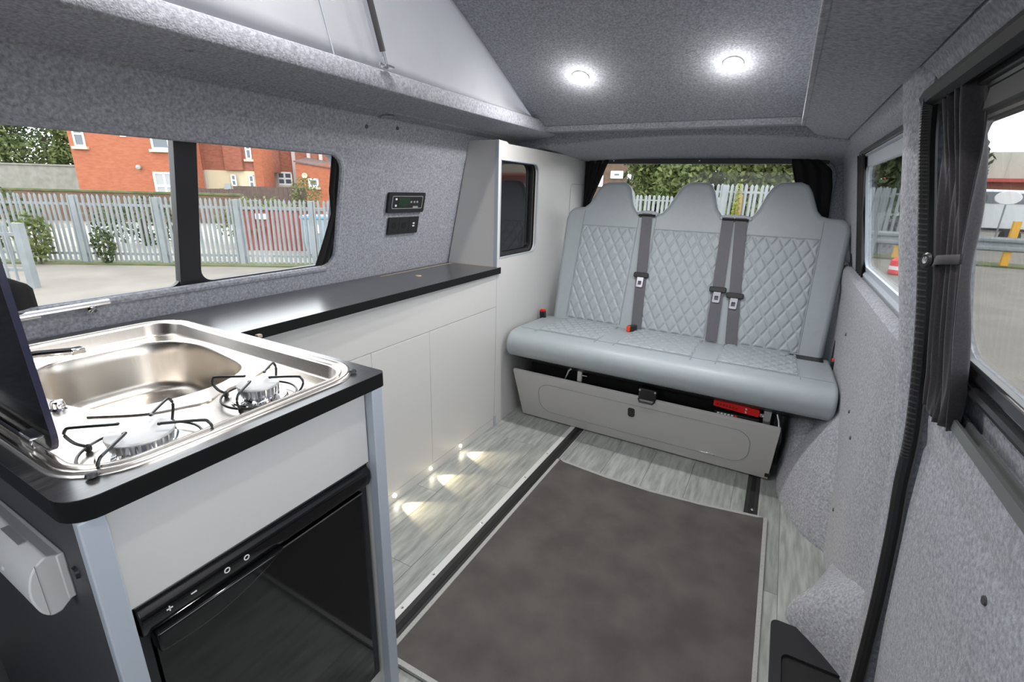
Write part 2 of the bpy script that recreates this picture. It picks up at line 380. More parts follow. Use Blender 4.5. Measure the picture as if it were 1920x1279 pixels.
# ribbed rubber seal down the door aperture and along its head
seal = crom([(.186, 1.150, 1.372), (.198, 1.150, 1.30), (.224, 1.150, 1.18), (.264, 1.150, .986), (.297, 1.150, .769), (.306, 1.150, .64), (.318, 1.150, .515), (.332, 1.150, .30), (.345, 1.150, .0), (.347, 1.15, -.06)], 6, False)
sl = MB().tube(seal, .013, 10, False, Vector((1, 0, 0))).build('door_seal', 'rubber', label='black ribbed rubber seal along the sliding door pillar', cat='seal')
ribs = MB()
dense = crom(seal, 6, False)
for i in range(0, len(dense) - 1, 2):
    a = Vector(dense[i])
    if a.z < .70: continue
    ribs.box(a.x - .0135, a.x - .002, 1.137, 1.150, a.z - .0014, a.z + .0014)
r = ribs.build('rib', 'rubber_rib', sl, smooth=0); r['kind'] = 'stuff'
MB().tube([(.186, 1.155, 1.372), (.190, 1.12, 1.378), (.192, 0.6, 1.384), (.192, -.9, 1.384)], .017, 8).build('head_seal', 'rubber', sl)
# black header track above the door glass
hd = empty('curtain_track', (.21, .3, 1.34), 'black double track above the sliding door window', 'track')
B(.216, .262, -.9, 1.14, 1.322, 1.384).build('head_panel', 'rubber', hd, bevel=.004)
for k, (x0, x1, z0, z1, mm) in enumerate(((.205, .25, 1.358, 1.374, 'black_satin'), (.218, .24, 1.338, 1.356, 'black_plastic'), (.222, .26, 1.33, 1.338, 'black_satin'))):
    B(x0, x1, -.9, 1.13, z0, z1).build('track_bar', mm, hd, bevel=.003)
# windows ---------------------------------------------------------
w = MB().slab(rrect(.07, 1.255, .895, 1.313, .06), [], lambda p, t: (wl(p[1]) - .032 - t, p[0], p[1]), 0, .004).build('window_1', 'glass', kind='structure')
def lw(y0, y1, z0, z1, d0, d1): # bar lying in the left wall plane
    return MB().hexa([(wl(z0) - d0, y0, z0), (wl(z0) - d0, y1, z0), (wl(z0) - d1, y1, z0), (wl(z0) - d1, y0, z0), (wl(z1) - d0, y0, z1), (wl(z1) - d0, y1, z1), (wl(z1) - d1, y1, z1), (wl(z1) - d1, y0, z1)])
lw(.715, .772, .89, 1.315, .02, .05).build('divider_bar', 'black_plastic', w, bevel=.003)
fr = rrect(.772, 1.236, .917, 1.325, .035); fo = rrect(.766, 1.262, .892, 1.34, .03)
MB().slab(fo, [fr], lambda p, t: (wl(p[1]) - t, p[0], p[1]), .022, .045).build('pane_frame', 'black_plastic', w, bevel=.002)
MB().slab(rrect(.05, .73, .892, 1.33, .03), [rrect(.09, .72, .912, 1.325, .03)], lambda p, t: (wl(p[1]) - t, p[0], p[1]), .030, .045).build('pane_frame', 'black_plastic', w)
# lower curtain rail on the left sill
lr = empty('sill_rail', (-1.44, .44, .90), 'bright chrome rail on the sill behind the sink', 'rail')
MB().tube([(-1.438, .10, .898), (-1.436, .53, .906)], .0075, 10).build('bar', 'chrome', lr)
MB().lathe([(.001, 0), (.009, .001), (.010, .006), (.004, .012)], (-1.437, .493, .893), 14, (1, 0, .3)).build('bracket', 'chrome', lr)
MB().tube([(-1.442, .10, .889), (-1.442, .40, .893)], .003, 8).build('lower_bar', 'alu', lr)
B(-1.462, -1.447, .53, 1.19, .903, .909).build('sill_track', 'metal_trim', label='thin pale track along the sill under the left window', cat='track')

MB().slab(rrect(1.29, 2.31, .92, 1.37, .05), [], lambda p, t: (wr(p[1]) + .014 + t, p[0], p[1]), 0, .004).build('window_2', 'glass', kind='structure')
w2 = bpy.data.objects['window_2']
fr = rrect(1.34, 2.26, .96, 1.315, .04)
MB().slab(rrect(1.29, 2.31, .92, 1.37, .05), [fr], lambda p, t: (wr(p[1]) + t, p[0], p[1]), .004, .013).build('pane_frame', 'edge_band', w2)
B(wr(1.35) - .012, wr(1.35) + .02, 1.27, 2.33, 1.355, 1.374).build('top_track', 'black_satin', w2, bevel=.003)
MB().slab(rrect(-.31, 1.11, .942, 1.333, .07), [], lambda p, t: (wr(p[1]) + .022 + t, p[0], p[1]), 0, .004).build('window_3', 'glass', kind='structure')
# rear wall with tailgate window
WIN_B = rrect(-1.13, .185, .84, 1.392, .10)
mb = MB().slab([(-1.56, 0), (.48, 0), (.30, 1.44), (-1.36, 1.44)], [WIN_B], lambda p, t: (p[0], 3.06 + t, p[1]), 0, .05)
wall_b = mb.build('wall_rear', 'carpet', kind='structure')
MB().tube([(p[0], 3.056, p[1]) for p in WIN_B], .012, 8, True, Vector((0, 1, 0))).build('window_reveal', 'carpet', wall_b)
w4 = MB().slab(rrect(-1.14, .195, .83, 1.40, .1), [], lambda p, t: (p[0], 3.09 + t, p[1]), 0, .004).build('window_4', 'glass', kind='structure')
B(-1.12, .15, 3.04, 3.075, 1.370, 1.398).build('blind_box', 'rubber_rib', w4, bevel=.004)
for x in (-.98, -.48, .05): MB().lathe([(.001, .003), (.004, .002), (.004, 0)], (x, 3.04, 1.388), 8, (0, -1, 0)).build('screw', 'chrome', w4)
# cab end of the van (behind the viewpoint): windscreen raked and enlarged to let in more sky light
def ws(p, t): k = (p[1] - .80) / .73; return (p[0], -1.80 + .85 * k - t, p[1])
MB().slab([(-1.50, .80), (.38, .80), (.33, 1.53), (-1.38, 1.53)], [rrect(-1.40, .28, .84, 1.50, .08)], ws, 0, .04).build('wall_front', 'dark_panel', kind='structure')
MB().slab(rrect(-1.41, .29, .83, 1.51, .08), [], ws, .015, .019).build('window_5', 'glass', kind='structure')
B(-1.6, .5, -1.85, -1.35, 0, .80).build('trim_8', 'dark_panel', kind='structure', bevel=.05)

# ------------------------------------------------------------------ floor
fl = B(-1.65, .52, -1.7, 3.12, -.06, -.004).build('floor', 'floor_base', kind='structure')
pw = .178
for c in range(9):
    x0 = -1.24 + c * pw; x1 = x0 + pw - .0012
    y = -.5 - (c * .37 % .9)
    while y < 2.6:
        y1 = y + .92
        a, b = max(y, -.3), min(y1, 2.75)
        if b - a > .05: B(x0, x1, a, b - .0012, -.004, .0).build('plank', 'floor_plank', fl, smooth=0)
        y = y1
# seat rails let into the floor
for (x0, x1, lab) in ((-.787, -.737, 'long black seat rail in the floor beside the cabinets'), (.055, .105, 'black seat rail in the floor mostly under the mat, near the wheel arch')):
    e = empty('floor_rail', ((x0 + x1) / 2, 1.4, 0), lab, 'rail', 'seat rails in the floor')
    B(x0, x1, .3, 2.6, .0, .0025).build('track', 'black_satin', e, bevel=.001)
    B(x0 + .016, x1 - .016, .3, 2.6, .0025, .004).build('slot', 'void', e)
    if x0 < -.5:
        B(x0 - .024, x0, .3, 2.2, .0, .003).build('trim_strip', 'metal_trim', e, bevel=.001)
        for yy in (.83, .98, 1.27, 1.62, 1.85): MB().lathe([(.001, .002), (.004, .0015), (.005, 0)], (x0 - .012, yy, .003), 10).build('screw', 'chrome', e)
    B(x1, x1 + .006, .3, 2.6, 0, .002).build('edge_strip', 'mat_binding', e)
    if x0 > 0: MB().lathe([(.001, .003), (.006, .002), (.007, 0)], (x0 + .03, 1.90, .0035), 10).build('bolt', 'chrome', e)
# floor mat
mo = [(-.728, .70), (-.70, .69), (.135, .70), (.133, 1.853), (.10, 1.848), (-.10, 1.815), (-.30, 1.797), (-.5, 1.80), (-.70, 1.818), (-.728, 1.822)]
me_ = empty('floor_mat', (-.3, 1.25, 0), 'dark grey carpet mat with pale stitched edge on the floor', 'mat')
MB().slab(mo, [], lambda p, t: (p[0], p[1], t), .0045, .012).build('pile', 'mat_pile', me_)
MB().sweep([(x, y, .009) for x, y in mo], [(-.007, -.005), (.007, -.005), (.007, .005), (-.007, .005)], True).build('binding', 'mat_binding', me_, bevel=.002)
# black step tread in the door well
st = empty('step_tread', (.27, 1.2, 0), 'black plastic step tread in the sliding door well', 'step')
MB().slab(rrect(.167, .352, .3, 1.352, .02), [rrect(.195, .345, .32, 1.24, .02)], XY, .001, .012).build('surround', 'black_satin', st, bevel=.003)
B(.194, .346, .31, 1.25, -.004, .003).build('tread', 'void', st)

# ------------------------------------------------------------------ unseen cab seats, added to block low light from the windscreen
for x, lab in ((-.98, 'added grey driver seat behind the viewpoint, shading the front light'), (-.10, 'added grey passenger seat behind the viewpoint, shading the front light')):
    e = empty('added_cab_seat', (x, -.65, 0), lab, 'seat', 'added cab seats')
    B(x - .22, x + .22, -.95, -.50, 0, .30).build('pedestal', 'black_plastic', e, bevel=.02)
    B(x - .25, x + .25, -1.02, -.46, .30, .46).build('cushion', 'vinyl', e, bevel=.05, seg=4)
    MB().hexa([(x - .25, -.60, .44), (x + .25, -.60, .44), (x + .25, -.46, .44), (x - .25, -.46, .44), (x - .21, -.50, 1.02), (x + .21, -.50, 1.02), (x + .21, -.38, 1.02), (x - .21, -.38, 1.02)]).build('backrest', 'vinyl', e, bevel=.05, seg=4)
    B(x - .12, x + .12, -.48, -.38, 1.05, 1.22).build('headrest', 'vinyl', e, bevel=.04, seg=4)
    for dx in (-.05, .05): MB().tube([(x + dx, -.43, 1.0), (x + dx, -.43, 1.08)], .006, 8).build('headrest_rod', 'chrome', e)
# ------------------------------------------------------------------ kitchen unit
WT = .842
ku = empty('kitchen_unit', (-1.05, .41, 0), 'white kitchen unit under the sink with dark end panel', 'cabinet')
B(-.692, -.675, .192, .627, .648, .812).build('fascia', 'white_laminate', ku, bevel=.001)
B(-1.44, -.676, .166, .190, 0, .812).build('end_panel', 'dark_panel', ku)
B(-.676, -.660, .164, .192, 0, .812).build('edge_strip', 'edge_band', ku, bevel=.002, label='pale blue-grey edging strip')
B(-1.44, -.678, .630, .656, 0, .812).build('side_panel', 'white_laminate', ku)
B(-.678, -.655, .629, .657, 0, .812).build('edge_strip', 'edge_band', ku, bevel=.002, label='pale blue-grey edging strip')
B(-.76, -.69, .192, .630, 0, .045).build('plinth', 'white_laminate', ku)
B(-1.44, -1.42, .19, .63, 0, .812).build('back_panel', 'white_laminate', ku)
B(-1.42, -.692, .19, .63, .655, .668).build('shelf', 'white_laminate', ku)
MB().lathe([(.001, .005), (.008, .004), (.009, 0)], (-.717, .166, .716), 14, (0, -1, 0)).build('screw_cap', 'black_plastic', ku)
# fridge
fg = empty('fridge', (-.95, .41, .047), 'glossy black built-in fridge under the white fascia', 'fridge')
B(-1.38, -.71, .205, .622, .047, .640).build('body', 'black_plastic', fg)
MB().slab([(.198, .047), (.627, .047), (.627, .646), (.198, .646)], [rrect(.212, .613, .066, .585, .012)], lambda p, t: (t, p[0], p[1]), -.712, -.688).build('frame', 'black_satin', fg, bevel=.002)
dr = MB().slab(rrect(.214, .611, .068, .583, .018), [], lambda p, t: (t, p[0], p[1]), -.712, -.683).build('door', 'black_gloss', fg, bevel=.003)
MB().extr([(-.70, .648), (-.690, .646), (-.672, .628), (-.670, .612), (-.676, .594), (-.700, .588)], XZ, .199, .626).build('control_panel', 'black_gloss', fg, bevel=.003, seg=3)
MB().extr([(-.70, .651), (-.688, .651), (-.680, .640), (-.69, .634)], XZ, .199, .626).build('top_ridge', 'black_satin', fg, bevel=.002)
# bowed pull handle, lower edge of the control panel
ho = [(.212, .594), (.212, .560)] + [(.214 + .20 * k / 12, .560 + .030 * (k / 12) ** 1.6 - .012 * sin(pi * k / 12)) for k in range(1, 12)] + [(.415, .592)]
MB().extr(ho, YZ, -.70, -.664).build('handle', 'black_gloss', dr, bevel=.008, seg=4)
B(-.684, -.672, .385, .60, .5865, .5895).build('trim_line', 'chrome', dr)
cp = [o for o in fg.children if o.name.startswith('control_panel')][0]
nv = Vector((-.6705, 0, .62))
def cpz(y, dz): return (-.6695, y, .618 + dz)
for y, kind in ((.235, 'plus'), (.268, 'minus'), (.318, 'ring'), (.350, 'ring')):
    m_ = MB()
    if kind == 'plus': m_.box(-.6705, -.6695, y - .004, y + .004, .6172, .6188).box(-.6705, -.6695, y - .0008, y + .0008, .614, .622)
    if kind == 'minus': m_.box(-.6705, -.6695, y - .004, y + .004, .6172, .6188)
    if kind == 'ring': m_.tube([(-.670, y + .004 * cos(a * pi / 8), .618 + .004 * sin(a * pi / 8)) for a in range(16)], .0009, 5, True, Vector((1, 0, 0)))
    m_.build('button_mark', 'mark_white', cp)
# control box on the end panel
cb = empty('control_box', (-.9, .166, .697), 'white rounded control box fixed to the dark end panel', 'control box')
sec = [(.166, .733), (.166, .666), (.157, .660)] + crom([(.149, .653), (.138, .654), (.129, .668), (.125, .694), (.129, .718), (.138, .733), (.148, .740)], 3, False)
MB().extr(sec, lambda p, t: (t, p[0], p[1]), -1.03, -.745).build('case', 'white_plastic', cb, bevel=.002)
B(-1.03, -.744, .157, .1662, .664, .735).build('back_plate', 'white_plastic', cb, bevel=.002)
B(-.86, -.80, .1395, .1475, .7395, .741).build('print_mark', 'mark_grey', cb)
for k in range(3): MB().lathe([(.001, .002), (.0035, .001), (.0035, 0)], (-.83 - .03 * k, .1255, .70), 10, (0, -1, 0)).build('indicator', 'mark_white', cb)
B(-.7455, -.7444, .1365, .1372, .657, .734).build('seam', 'mark_grey', cb)
# ------------------------------------------------------------------ worktop (one L-shaped piece) with sink cut-out
SX0, SX1, SY0, SY1 = -1.405, -.682, .172, .652
outer = [(-1.455, .155)] + rrect(-1.2, -.655, .155, .668, .02, 5, (0, .035, .012, 0))[:12][:]
outer = [(-1.452, .155)]
outer += [(-.69 + .035 * sin(k * pi / 12), .19 - .035 * cos(k * pi / 12)) for k in range(7)]
outer += [(-.667 + .012 * cos(k * pi / 12), .656 + .012 * sin(k * pi / 12)) for k in range(7)]
outer += [(-1.135, .668), (-1.155, 1.985), (-1.452, 1.985)]
wt = MB().slab(outer, [rrect(SX0 + .015, SX1 - .015, SY0 + .015, SY1 - .012, .07)], XY, WT - .001, WT).build('worktop', 'worktop_wood', smooth=0,
    label='black wood-grain worktop running from the sink to the tall white unit', cat='worktop')
MB().slab(outer, [rrect(SX0 + .015, SX1 - .015, SY0 + .015, SY1 - .012, .07)], XY, WT - .030, WT - .001).build('edging', 'worktop_edge', wt, bevel=.004, seg=3)
for a in ([(-1.42, 1.45), (-1.42, 1.955)], [(-1.42, 1.955), (-1.19, 1.965)]):
    (x0, y0), (x1, y1) = a
    MB().sweep([(x0, y0, WT + .0004), (x1, y1, WT + .0004)], [(-.003, -.0005), (.003, -.0005), (.003, .0005), (-.003, .0005)]).build('lid_inlay', 'inlay', wt, label='pale line round the lift-up lid')
MB().lathe([(.001, .002), (.012, .002), (.013, 0)], (-1.31, 1.56, WT), 18).build('finger_hole', 'inlay', wt, label='pale round finger hole')
# ------------------------------------------------------------------ sink and hob unit
sk = empty('sink_hob', (-1.04, .41, WT), 'stainless steel sink and two-burner hob set in the black worktop', 'sink')
RZ = WT + .004; DZ = WT - .027
def ring(pts, z): return [(x, y, z) for x, y in pts]
def bridge(mb, loops, closeend=None):
    n = len(loops[0]); k = len(mb.v); mb.v += [p for l in loops for p in l]
    for a in range(len(loops) - 1):
        for i in range(n):
            j = (i + 1) % n; mb.f.append((k + a * n + i, k + a * n + j, k + (a + 1) * n + j, k + (a + 1) * n + i))
    if closeend: mb.f.append(tuple(k + (len(loops) - 1) * n + i for i in range(n)))
def rr(d, z, r): return ring(rrect(SX0 + d, SX1 - d, SY0 + d, SY1 - d, max(r, .02), 8), z)
tray = MB()
bridge(tray, [rr(0, WT, .085), rr(.001, RZ, .085), rr(.004, RZ + .0015, .082), rr(.010, RZ + .001, .077), rr(.013, RZ - .003, .074), rr(.017, RZ - .003, .07), rr(.019, RZ + .0005, .068), rr(.025, RZ, .062), rr(.028, RZ - .004, .06), rr(.032, DZ + .004, .056), rr(.036, DZ, .052)])
BASIN = crom([(-1.338, .42), (-1.325, .54), (-1.25, .607), (-1.10, .600), (-.985, .575), (-.935, .51), (-.925, .43), (-.95, .345), (-1.02, .300), (-1.15, .285), (-1.27, .30), (-1.325, .345)], 6)
deck_out = rrect(SX0 + .036, SX1 - .036, SY0 + .036, SY1 - .036, .052, 8)
loops = [deck_out, BASIN]; flat = deck_out + BASIN
tr = tessellate_polygon([[Vector((p[0], p[1], 0)) for p in l] for l in loops])
tray.add([(x, y, DZ) for x, y in flat], [t for t in tr])
cxb = sum(p[0] for p in BASIN) / len(BASIN); cyb = sum(p[1] for p in BASIN) / len(BASIN)
def bl(s, z): return [(cxb + (x - cxb) * s, cyb + (y - cyb) * s, z) for x, y in BASIN]
bas = MB(); bridge(bas, [bl(1.0, DZ), bl(.985, DZ - .001), bl(.972, DZ - .006), bl(.955, DZ - .03), bl(.92, DZ - .095), bl(.90, DZ - .108), bl(.86, DZ - .118), bl(.80, DZ - .122)], True)
tray.build('deck', 'steel', sk, smooth=50)
bas.build('basin', 'steel', sk, smooth=60)
MB().lathe([(.001, .003), (.018, .002), (.022, .001), (.024, 0)], (-1.16, .44, DZ - .122), 20).build('drain', 'chrome', sk)
# pressed line dividing hob and bowl
MB().tube([(x, y, DZ + .001) for x, y in crom([(-.965, .29), (-.90, .345), (-.872, .40), (-.862, .43), (-.885, .47), (-.895, .53), (-.93, .60)], 6, False)], .0022, 6).build('pressed_bead', 'steel', sk)
for p in ((-1.36, .64), (-.70, .625), (-.70, .20)): MB().lathe([(.001, .005), (.006, .004), (.0075, 0)], (p[0], p[1], RZ - .001), 12).build('bumper', 'black_plastic', sk)
MB().lathe([(.001, .016), (.008, .015), (.010, .010), (.010, .003), (.014, 0)], (-1.045, .28, DZ), 16).build('catch', 'chrome', sk)
def burner(cx, cy, rot, R):
    b = MB().lathe([(.001, .006), (R * 1.28, .006), (R * 1.33, .003), (R * 1.35, 0)], (cx, cy, DZ), 30).build('burner', 'chrome', sk, label='gas burner with flat grey cap')
    cr = MB(); n = 26
    cr.lathe([(R * .72, .006), (R * .80, .012), (R * .86, .024), (R * .90, .026)], (cx, cy, DZ), 30).build('crown', 'chrome', b)
    for k in range(n):
        a = 2 * pi * k / n; c_, s_ = cos(a), sin(a)
        if k % 2 == 0: B(0, 0, 0, 0, 0, 0)
    MB().lathe([(R * .55, .026), (R * .98, .027), (R, .029), (R * .98, .0315), (R * .9, .032), (.001, .0325)], (cx, cy, DZ), 36).build('cap', 'burner_cap', b)
    teeth = MB()
    for k in range(n):
        a = 2 * pi * k / n; c_, s_ = cos(a), sin(a)
        p = lambda r, w, h: (cx + r * c_ - w * s_, cy + r * s_ + w * c_, DZ + h)
        teeth.hexa([p(R * .74, -.0012, .010), p(R * .92, -.0012, .012), p(R * .92, .0012, .012), p(R * .74, .0012, .010), p(R * .8, -.0012, .027), p(R * .98, -.0012, .027), p(R * .98, .0012, .027), p(R * .8, .0012, .027)])
    teeth.build('tooth_ring', 'alu', b)
    ps = MB().tube([(cx + R * 1.75 * cos(2 * pi * k / 36), cy + R * 1.75 * sin(2 * pi * k / 36), DZ + .008) for k in range(36)], .0022, 6, True).build('pan_support', 'black_wire', sk, label='black wire pan support')
    for k in range(4):
        a = rot + k * pi / 2; d = Vector((cos(a), sin(a), 0)); s_ = Vector((-sin(a), cos(a), 0)); c = Vector((cx, cy, DZ))
        q = lambda r, o, h: c + d * r + s_ * o + Vector((0, 0, h))
        pts = [q(R * 1.75, 0, .008), q(R * 2.05, .004, .016), q(R * 2.25, .006, .030), q(R * 2.15, .007, .040), q(R * 1.9, .007, .043), q(R * .72, 0, .043), q(R * .72, -.002, .043)]
        MB().tube(crom([tuple(p) for p in pts], 4, False), .0023, 6).build('finger', 'black_wire', ps)
        MB().lathe([(.001, .012), (.005, .010), (.005, .003), (.003, 0)], tuple(q(R * 1.75, 0, 0)), 8).build('foot', 'black_wire', ps)
burner(-.800, .490, .5, .036)
burner(-.775, .287, .62, .043)
# smoked glass lid standing open
lid = MB().slab(rrect(-1.385, -.785, .848, 1.30, .035), [], lambda p, t: (p[0], .196 + t - .02 * (p[1] - .85), p[1]), 0, .006).build('lid', 'smoked_glass', sk, bevel=.001, label='black smoked glass lid, open')
rim = [(p[0], .199 - .02 * (p[1] - .85), p[1]) for p in rrect(-1.386, -.784, .847, 1.301, .035)]
MB().sweep(rim, [(-.001, -.0034), (.001, -.0034), (.001, .0034), (-.001, .0034)], True, Vector((0, 1, 0))).build('ground_edge', 'glass_edge', lid)
for x in (-1.30, -.86): B(x - .02, x + .02, .188, .206, .842, .860).build('hinge', 'chrome', sk, bevel=.002)
# folding tap
tp = empty('tap', (-1.335, .30, DZ), 'small chrome folding tap beside the sink bowl', 'tap')
MB().lathe([(.017, 0), (.017, .006), (.011, .010), (.011, .03), (.001, .032)], (-1.335, .30, DZ), 18).build('base', 'chrome', tp)
MB().tube([(-1.335, .30, DZ + .026), (-1.32, .345, DZ + .028), (-1.30, .40, DZ + .024)], .0075, 10).build('spout', 'chrome', tp)
B(-1.312, -1.288, .39, .415, DZ + .016, DZ + .030).build('nozzle', 'chrome', tp, bevel=.003)
# ------------------------------------------------------------------ low cabinets behind
CX = -1.166
lc = empty('low_cabinet', (-1.31, 1.31, 0), 'long low white cabinet with three doors under the black worktop', 'cabinet')
B(-1.44, CX - .004, .67, 1.962, .0, .811).build('carcass', 'white_laminate', lc).data.materials[0] = M['mark_grey']
B(CX - .017, CX, .665, 1.964, .650, .812).build('fascia', 'white_laminate', lc, bevel=.001)
for a, b in ((.70, 1.1265), (1.1285, 1.4445), (1.4465, 1.9635)):
    B(CX - .017, CX, a, b, .046, .648).build('door', 'white_laminate', lc, bevel=.001)
B(CX - .017, CX - .001, .665, 1.964, 0, .0445).build('plinth', 'white_laminate', lc, bevel=.001)
B(CX, CX + .008, 1.958, 1.97, 0, .06).build('end_block', 'edge_band', lc)
B(-1.127, -1.115, .70, .712, .822, .83).build('hinge_tab', 'inlay', lc)
for i, y in enumerate((1.203, 1.429, 1.655)):
    e = empty('plinth_light', (CX + .001, y, .029), ['small round plinth light at the foot of the low cabinet, nearest the sink unit', 'small round plinth light at the foot of the low cabinet, middle of three', 'small round plinth light at the foot of the low cabinet, nearest the seat'][i], 'light', 'plinth lights')
    MB().lathe([(.0045, .0), (.009, .0), (.009, .003), (.0075, .004)], (CX, y, .029), 16, (1, 0, 0)).build('bezel', 'alu', e)
    MB().lathe([(.007, .0), (.007, .0045), (.001, .0055)], (CX, y, .029), 14, (1, 0, 0)).build('lens', 'led_warm', e)
    l = bpy.data.lights.new('plinth_lamp', 'SPOT'); l.energy = .8; l.color = (1, .82, .5); l.spot_size = radians(64); l.spot_blend = .6; l.shadow_soft_size = .004
    lo = bpy.data.objects.new('plinth_lamp', l); COL.objects.link(lo); lo.location = (CX + .012, y, .030)
    lo.rotation_euler = Vector((1, .10, -.26)).to_track_quat('-Z', 'Y').to_euler(); attach(lo, e)
# ------------------------------------------------------------------ tall unit at the back
tu = empty('tall_unit', (-1.30, 2.5, 0), 'tall white unit with dark glass panel beside the bench seat', 'cabinet')
hole = rrect(1.985, 2.375, .885, 1.328, .045, 6, (.0, .045, .045, .0))
outl = [(1.966, 0), (3.055, 0), (3.055, 1.40), (2.055, 1.400), (2.035, 1.408), (1.966, 1.410)]
MB().slab(outl, [hole], YZ, CX - .018, CX).build('side_panel', 'white_laminate', tu, bevel=.001)
MB().tube([(CX - .001, y, z) for y, z in hole], .004, 6, True, Vector((1, 0, 0))).build('opening_edge', 'edge_band', tu)
MB().slab([(CX - .018, 0), (CX - .018, 1.41), (-1.328, 1.41), (-1.454, .843), (-1.455, 0)], [], XZ, 1.968, 1.985).build('front_panel', 'white_laminate', tu)
B(CX - .018, CX + .0005, 1.962, 1.9665, .845, 1.411).build('edge_strip', 'edge_band', tu)
B(-1.33, CX - .01, 1.97, 3.05, 1.395, 1.4).build('top_panel', 'white_laminate', tu)
gl = MB().slab(rrect(1.972, 2.39, .87, 1.345, .03), [], YZ, CX - .045, CX - .036).build('dark_panel', 'black_gloss', tu)
MB().slab(rrect(1.970, 2.372, .875, 1.345, .04), [rrect(2.03, 2.352, .905, 1.322, .035)], YZ, CX - .036, CX - .022).build('panel_frame', 'black_plastic', gl, bevel=.003)
MB().slab(rrect(2.82, 3.055, 1.02, 1.245, .03, 6, (.03, 0, 0, .03)), [rrect(2.823, 3.058, 1.02, 1.242, .03, 6, (.03, 0, 0, .03))], YZ, CX - .0005, CX + .0008).build('hatch_line', 'mark_grey', tu)
MB().slab(rrect(2.823, 3.054, 1.023, 1.242, .028, 6, (.028, 0, 0, .028)), [], YZ, CX - .001, CX + .001).build('hatch', 'white_laminate', tu)
# ------------------------------------------------------------------ controls on the left wall
def wallrect(y0, y1, z0, z1, r, d0, d1): return MB().slab(rrect(y0, y1, z0, z1, r), [], lambda p, t: (wl(p[1]) + t, p[0], p[1]), d0, d1)
hc = empty('heater_control', (wl(1.13), 1.59, 1.13), 'black heater control panel with small green display on the carpeted wall', 'control panel')
wallrect(1.478, 1.700, 1.096, 1.177, .008, -.001, .012).build('housing', 'black_plastic', hc, bevel=.003)
o_ = rrect(1.497, 1.684, 1.112, 1.163, .006); i_ = rrect(1.4995, 1.6815, 1.1145, 1.1605, .005)
MB().slab(o_, [i_], lambda p, t: (wl(p[1]) + t, p[0], p[1]), .0118, .0132).build('outline', 'mark_grey', hc)
wallrect(1.534, 1.600, 1.120, 1.156, .002, .0118, .013).build('display', 'lcd', hc)
for y, z in ((1.519, 1.150), (1.519, 1.125)): wallrect(y - .005, y + .005, z - .004, z + .004, .003, .0118, .0145).build('button', 'mark_white', hc)
for y in (1.612, 1.632, 1.650): wallrect(y - .005, y + .005, 1.135, 1.143, .002, .0118, .0132).build('button_mark', 'mark_grey', hc)
wallrect(1.625, 1.657, 1.114, 1.122, .001, .0125, .0136).build('print_mark', 'mark_grey', hc)
so = empty('socket_panel', (wl(1.04), 1.6, 1.04), 'black three-gang socket panel just below the heater control', 'socket')
for k in range(3): wallrect(1.497 + k * .0615, 1.557 + k * .0615, 1.008, 1.078, .003, -.001, .010).build('module', 'black_plastic', so, bevel=.002)
for k in range(2): wallrect(1.515 + k * .0615, 1.540 + k * .0615, 1.03, 1.056, .012, .0095, .011).build('socket', 'void', so)
for z in (1.036, 1.047): wallrect(1.642, 1.655, z, z + .006, .001, .0095, .0112).build('port', 'mark_white', so)
# ------------------------------------------------------------------ bench seat
bs = empty('bench_seat', (-.42, 2.45, 0), 'light grey quilted three-seat bench with integral headrests', 'seat')
TZ = Vector((0, .2, .63)).normalized(); NF = Vector((0, -.63, .2)).normalized(); BO = Vector((0, 2.50, .47))
def bp(x, z, d=0): 
    s = (z - .47) / TZ.z; p = BO + TZ * s + NF * d; return (x, p.y, p.z)
out = [(-1.10, .47), (-1.128, 1.05), (-1.115, 1.10), (-1.085, 1.117), (-1.025, 1.124), (-1.0, 1.145), (-.965, 1.215), (-.94, 1.25), (-.905, 1.262), (-.82, 1.264), (-.79, 1.255), (-.77, 1.225), (-.745, 1.145), (-.72, 1.112), (-.69, 1.098), (-.62, 1.098), (-.585, 1.11), (-.56, 1.14), (-.52, 1.22), (-.50, 1.25), (-.47, 1.268), (-.385, 1.27), (-.355, 1.258), (-.335, 1.225), (-.305, 1.14), (-.28, 1.11), (-.25, 1.1), (-.175, 1.1), (-.145, 1.115), (-.125, 1.145), (-.1, 1.215), (-.08, 1.25), (-.05, 1.275), (.04, 1.28), (.075, 1.265), (.095, 1.235), (.13, 1.15), (.15, 1.128), (.18, 1.12), (.235, 1.117), (.265, 1.10), (.278, 1.06), (.262, .47)]
bk = MB().extr(out, lambda p, t: bp(p[0], p[1], t), -.105, 0).build('backrest', 'vinyl', bs, bevel=.024, seg=5, smooth=50)
def quilt(u, v, w, h, cw, ch, amp):
    x = u * w; y = v * h
    a = (x / cw + y / ch); b = (x / cw - y / ch)
    da = abs(a - round(a)); db = abs(b - round(b))
    k = 1 - math.exp(-(da / .10) ** 2); k2 = 1 - math.exp(-(db / .10) ** 2)
    e = min(x, w - x, y, h - y); ed = min(1, e / .008)
    return .0012 + amp * k * k2 * ed 
PX = ((-1.012, -.702), (-.602, -.262), (-.152, .158))
for a, b in PX:
    q = MB().grid(lambda u, v: bp(a + (b - a) * u, .505 + .513 * v, quilt(u, v, b - a, .54, .0575, .098, .0055)), 96, 140).build('quilted_panel', 'vinyl', bk, smooth=180)
    MB().tube([bp(a - .004, .505, .001), bp(a - .004, 1.05, .001), bp(a - .002, 1.10, .001)], .0016, 5).build('seam', 'vinyl_seam', bk)
    MB().tube([bp(b + .004, .505, .001), bp(b + .004, 1.05, .001), bp(b + .002, 1.10, .001)], .0016, 5).build('seam', 'vinyl_seam', bk)
    MB().tube([bp(a - .004, 1.019, .001), bp(b + .004, 1.019, .001)], .0018, 5).build('seam', 'vinyl_seam', bk)
